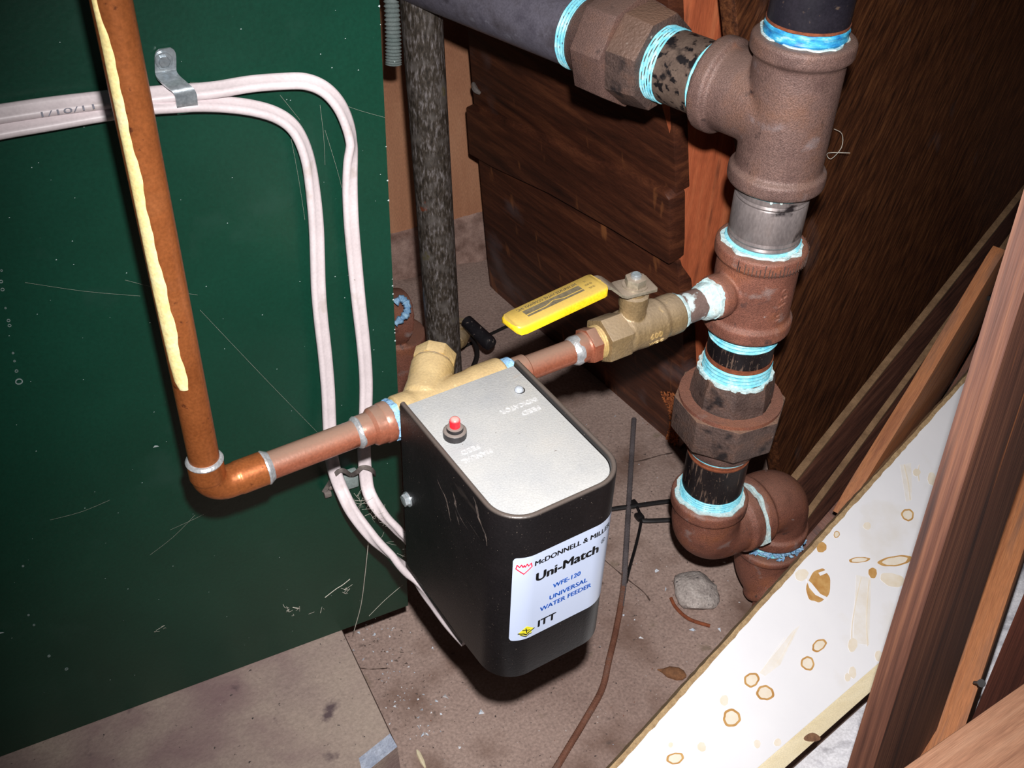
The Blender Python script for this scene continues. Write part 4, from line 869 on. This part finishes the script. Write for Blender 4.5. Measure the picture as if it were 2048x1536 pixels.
cB = [(-160, 294, 533, 48), (-60, 274, 533, 48), (0, 260, 533, 48), (100, 243, 533, 48), (200, 226, 533, 50), (290, 213, 530, 60), (350, 209, 530, 62), (395, 207, 530, 62), (450, 209, 531, 62), (505, 216, 531, 58), (550, 229, 531, 52), (582, 250, 531, 48), (603, 282, 531, 45), (618, 330, 531, 40), (628, 400, 531, 25), (633, 460, 532, 15), (635, 520, 532, 12), (637, 580, 532, 8), (642, 640, 532, 12), (650, 710, 532, 10), (656, 780, 531, 8), (659, 850, 529, 5), (662, 905, 526, 0), (670, 945, 522, -6), (684, 982, 516, -12), (706, 1025, 501, -14), (745, 1075, 481, -16), (790, 1117, 458, -18), (829, 1158, 434, -18), (866, 1204, 412, -18), (903, 1252, 391, -18), (930, 1282, 378, -18)]
cable(cB, 'lower white flat cable, turning down first and dropping below the black box')
# steel strap
t = Thing('cable_clamp', 'galvanised steel strap screwed to the green panel holding both white cables', 'clamp')
sp_ = [ony(329, 96, 538.6), ony(330, 120, 538.6), ony(331, 143, 538.4), ony(337, 157, 534), ony(355, 173, 528), ony(366, 181, 526.2), ony(371, 190, 526), ony(373, 205, 526.4), ony(374, 216, 529), ony(374, 221, 537)]
pth = smooth_path(sp_, 4); wv = [10.8 + 0 * i for i in range(len(pth))]
stv = []; stf = []
for i, p in enumerate(pth):
    tg = (pth[min(i + 1, len(pth) - 1)] - pth[max(i - 1, 0)]).normalized(); nn = X.cross(tg).normalized()
    if nn.y > 0: nn = -nn
    hw = 5.3 * (1 if i > 2 else (.55, .82, .95)[i])
    stv += [p - X * hw, p + X * hw, p + X * hw + nn * 1.3, p - X * hw + nn * 1.3]
for i in range(len(pth) - 1):
    for j in range(4): stf.append((i * 4 + j, i * 4 + (j + 1) % 4, i * 4 + 4 + (j + 1) % 4, i * 4 + 4 + j))
stf += [(0, 1, 2, 3), tuple((len(pth) - 1) * 4 + j for j in range(4))]
t.part('strap', MB().add(stv, stf), m_steel, ang=30)
sc_ = ony(327, 120, 537.2)
t.part('screw', cyl(sc_, -Y, 0, 1.2, 4.3, 24, .3).join(bevel(lathe(sc_, -Y, [(1, 3), (3.2, 3)], 6), .4, 1)).join(boxm(sc_ + V((-2.6, -3.3, .9)), (5, 0, -2), (.3, 0, .7), (0, .3, 0), 0)), m_steel, ang=25)
t.done()
# plastic clip
t = Thing('cable_clip', 'dusty grey plastic clip holding both white cables below the copper pipe', 'clip')
bp_ = [(648, 984, 537), (657, 970, 534), (667, 953, 523), (680, 941, 517.5), (691, 943, 521), (702, 950, 531), (714, 944, 522), (724, 935, 517.5), (737, 936, 517.5), (747, 943, 522), (750, 948, 537)]
t.part('strap', sweep(smooth_path([ony(*q) for q in bp_], 5), rect(3.2, 1.3, .3), up=Z, tw=[pi / 2] * 51), m_clip)
t.part('mount_base', boxm(ony(684, 972, 539), X * 11, Z * 15, -Y * 6, 1.5), m_clipbase, 'grey adhesive mount')
t.part('strap_tail', boxm(ony(647, 990, 538), X * 5, Z * 4, -Y * 4, .6).join(boxm(ony(655, 974, 537), X * 4, Z * 3, -Y * 4, .6)), m_clip)
t.done()

# ================================================================== BEHIND THE PANEL
t = one('iron_pipe', 'old mottled vertical pipe standing just right of the green panel', 'pipe',
        cyl((347, 781.5, -675), (V((333, 789, -306)) - V((346.2, 782, -649))).normalized(), -128, 720, 16.8, 40), m_oldpipe)
bt_ = atd(815, 690, 1130)
g = MB().join(lathe(bt_ + V((-10, 20, -90)), V((.05, -.05, 1)), [(0, 40), (30, 40), (62, 34), (100, 30)], 32)).join(cyl(bt_ + V((-40, 10, 40)), V((1, .1, -.3)), -30, 40, 30, 32)).join(band(bt_ + V((-34, 10, 38)), V((-.9, -.35, .3)), 0, 16, 33))
t = Thing('pipe_elbow', 'maroon iron fitting half hidden behind the right edge of the green panel', 'pipe fitting')
t.part('elbow_body', cast(g, 1.6, 6, .5), m_iron_red)
lp = [(790, 606), (800, 597), (810, 602), (815, 614), (812, 628), (802, 638), (790, 648)]
lpath = smooth_path([atd(a, b, 1064) for a, b in lp], 5); rr = random.Random(6)
t.part('blue_sealant', sweep(lpath, circ(3.6, 8), rad=[rr.uniform(.6, 1.35) for _ in lpath]), m_bluedope, 'ragged loop of blue sealant')
t.done()
t = Thing('drain_valve', 'small brass drain valve with a black rubber lever, behind the vertical pipe', 'valve')
h0, h1 = atd(936, 645, 1185), atd(974, 682, 1168); hd = (h1 - h0).normalized(); hl = (h1 - h0).length
t.part('lever_grip', lathe(h0, hd, [(-4, 5), (-2.5, 7.2), (hl * .5, 7.8), (hl + 3, 8.4), (hl + 7, 7.4), (hl + 9, 4)], 20), m_rubber, 'black rubber lever grip')
t.part('lever', sweep([atd(893, 652, 1190), atd(910, 640, 1190), atd(936, 643, 1186), h0 + hd * 5], rect(8, 2.4, .3), up=Z), m_brass_old)
vb = atd(918, 672, 1215)
t.part('valve_body', cast(lathe(vb, V((.6, .75, -.1)), [(-16, 9), (-8, 12), (8, 12), (16, 9)], 24).join(cyl(vb, V((-1, -.2, 0)), 0, 46, 8, 20)).join(cyl(vb, Z, 0, 16, 6, 20)), 1.0, 4), m_brass_old)
t.part('flex_line', tube([vb + V((10, 6, -3)), vb + V((20, 4, -14)), vb + V((26, 6, -40)), V((vb.x + 20, vb.y + 10, FLOOR + 6))], 3, 10), m_wire)
t.done()
rl = lambda n: [1 + .14 * (1 if i % 2 else -1) for i in range(n)]
one('grey_flex_tube', 'grey ribbed tube end hanging beside the top of the vertical pipe', 'tube', tube([atd(775, -140, 860), atd(781, -40, 880), atd(786, 60, 900), atd(787, 130, 915)], 6.2, 16, 22, rl), m_clipbase)

# ================================================================== THINGS ON THE FLOOR
def fz(px, py, h_=0.0): return onz(px, py, FLOOR + h_)
rodp = smooth_path([fz(1268, 838, 5), fz(1264, 900, 4), fz(1258, 1000, 4), fz(1252, 1100, 4), fz(1246, 1180, 4), fz(1232, 1260, 4), fz(1218, 1320, 4), fz(1204, 1378, 4), fz(1170, 1440, 4), fz(1135, 1498, 4), fz(1080, 1590, 4)], 30)
rm = sweep(rodp, circ(2.9, 10), rad=[1.05 if i % 2 else .95 for i in range(len(rodp))])
rm.m = [(1 if min(q) // 10 < 118 + 14 * sin(min(q) % 10 * 1.3) else 0) for q in rm.f]
one('rusty_rod', 'long ridged rod, grey at the back and rusty in front, curving across the floor', 'rod', rm, [m_rod, m_rodgrey])
t = Thing('black_wire', 'forked black wire lying on the floor behind the rusty rod', 'wire')
t.part('strand', tube([fz(1180, 1028, 3), fz(1215, 1020, 3), (fz(1270, 1012, 4)), fz(1320, 1005, 3), fz(1380, 998, 3)], 2.6, 10), m_wire)
t.part('strand', tube([fz(1283, 1041, 3), fz(1300, 1042, 3), fz(1345, 1040, 3), fz(1380, 1040, 3)], 2.6, 10), m_wire)
t.part('strand', tube([fz(1274, 1014, 4), fz(1280, 1028, 4), fz(1282, 1044, 4), fz(1272, 1090, 3), fz(1258, 1140, 2), fz(1252, 1165, 2)], 1.6, 8), m_wire)
t.part('knot', boxm(fz(1276, 1046, 0), X * 8, Y * 9, Z * 6, 1.5).join(boxm(fz(1266, 1020, 0), X * 7, Y * 9, Z * 6, 1.5)), m_wire)
t.done()
# stone
sm = bmesh.new(); bmesh.ops.create_icosphere(sm, subdivisions=3, radius=1); rs2 = random.Random(41)
pl_ = [V((rs2.uniform(-1, 1), rs2.uniform(-1, 1), rs2.uniform(-.4, 1))).normalized() for _ in range(9)]; cs_ = fz(1392, 1182, 8)
for v in sm.verts:
    for pn in pl_:
        k = v.co.dot(pn) - .8
        if k > 0: v.co -= pn * k * .9
    v.co += V((rs2.uniform(-1, 1), rs2.uniform(-1, 1), rs2.uniform(-1, 1))) * .035
    v.co = V((v.co.x * 23, v.co.y * 25, v.co.z * 12)) + cs_
one('stone', 'rough chunk of pale grey stone below the riser elbow', 'stone', from_bm(sm), m_stone, ang=60)
one('rusty_nail', 'curved rusty nail on the floor just below the grey stone', 'nail', tube([fz(1342, 1196, 2), fz(1352, 1215, 2), fz(1378, 1238, 2), fz(1420, 1252, 2)], 1.7, 8), m_rust)
one('brown_husk', 'small brown oval husk on the floor between the rod and the white board', 'debris', lathe(fz(1328, 1342, 2), fz(1370, 1352, 2) - fz(1328, 1342, 2), [(-6, .4), (-1, 2), (4, 5), (12, 5.8), (17, 4.2), (20, 1)], 12, rf=wob(2, .1)), m_leaf)
one('wood_splinter', 'tiny yellowish splinter on the floor near the front of the pad', 'debris', lathe(fz(834, 1500, 1), fz(848, 1530, 1) - fz(834, 1500, 1), [(0, .8), (4, 2), (12, 2), (18, .8)], 8), m_cream)
db = MB(); rd_ = random.Random(77)
def crumb(c, q, m):
    v = [c + V((rd_.uniform(-1, 1) * q, rd_.uniform(-1, 1) * q, rd_.uniform(-.1, .1) * q)) for _ in range(4)] + [c + Z * q * rd_.uniform(.3, .9)]
    db.add(v, [(0, 1, 4), (1, 2, 4), (2, 3, 4), (3, 0, 4), (0, 2, 1)], m)
for i in range(520):
    x, y = rd_.uniform(165, 620), rd_.uniform(330, 900)
    crumb(V((x, y, FLOOR + 1)), rd_.choice((.5, .7, .8, 1.1, 1.6)), rd_.choice((0, 0, 1, 1, 1, 2)))
for i in range(120):
    x, y = rd_.gauss(190, 14), rd_.uniform(470, 610); crumb(V((x, y, FLOOR + 1)), rd_.uniform(.6, 2), rd_.choice((0, 0, 1)))
for px, py in ((705, 1303), (765, 1365), (790, 1412), (835, 1455), (845, 1470), (1440, 1258), (1385, 1260), (1330, 1178), (1312, 1140), (960, 1425), (890, 1395), (1280, 1275)): crumb(fz(px, py, 1), 3.2, 0)
one('floor_debris', 'scattered pale flakes and grit on the brown floor', 'debris', db, [m_flake, m_grit, m_rust], stuff=True)
# cobwebs
cw = MB()
def thread(pts, r_=.14): cw.join(sweep(smooth_path(pts, 4), circ(r_, 5)))
thread([ony(737, 1082, 500), ony(730, 1150, 515), ony(722, 1210, 530), ony(708, 1262, 539)], .3)
thread([ony(805, 1170, 538), ony(770, 1200, 538), ony(738, 1232, 538)])
thread([ony(650, 1195, 539), ony(672, 1178, 539), ony(685, 1170, 539), ony(700, 1158, 539)], .3)
rw = random.Random(9)
for (cx_, cy_), n_ in (((586, 1222), 9), ((690, 1180), 5), ((640, 1222), 3), ((318, 1258), 3)):
    for i in range(n_):
        a_ = (cx_ + rw.uniform(-14, 14), cy_ + rw.uniform(-7, 7)); thread([ony(a_[0], a_[1], 539), ony(a_[0] + rw.uniform(-9, 9), a_[1] + rw.uniform(-5, 5), 537.5), ony(a_[0] + rw.uniform(-12, 12), a_[1] + rw.uniform(-8, 8), 539)], .12)
for i in range(26):
    q = rw.random(); a = (705 + 110 * q + rw.uniform(-8, 8), 985 + 120 * q + rw.uniform(-14, 14)); dep = 520 - 45 * q
    thread([ony(a[0], a[1], dep), ony(a[0] + rw.uniform(-16, 16), a[1] + rw.uniform(-12, 12), dep - 4), ony(a[0] + rw.uniform(-22, 22), a[1] + rw.uniform(-20, 20), dep)], .07)
for a, b in (((250, 560), (395, 590)), ((50, 565), (280, 592)), ((400, 620), (640, 870)), ((560, 190), (600, 240)), ((575, 240), (610, 440)), ((640, 210), (650, 330)), ((650, 260), (690, 400)), ((660, 200), (770, 235)), ((380, 165), (520, 160)), ((100, 1040), (220, 1000)), ((340, 1060), (470, 990)), ((300, 1110), (390, 1030))):
    p, q = ony(*a, 538), ony(*b, 538); thread([p, (p + q) / 2 - Y * 2, q], .03)
thread([onz(1668, 258, -330) * 1.25, onz(1684, 268, -335) * 1.25, onz(1683, 295, -345) * 1.25, onz(1662, 318, -350) * 1.25, onz(1656, 306, -348) * 1.25, onz(1700, 306, -348) * 1.25], .3)
one('cobweb', 'fine dusty cobweb strands between the cables and across the green panel', 'cobweb', cw, m_web, stuff=True)
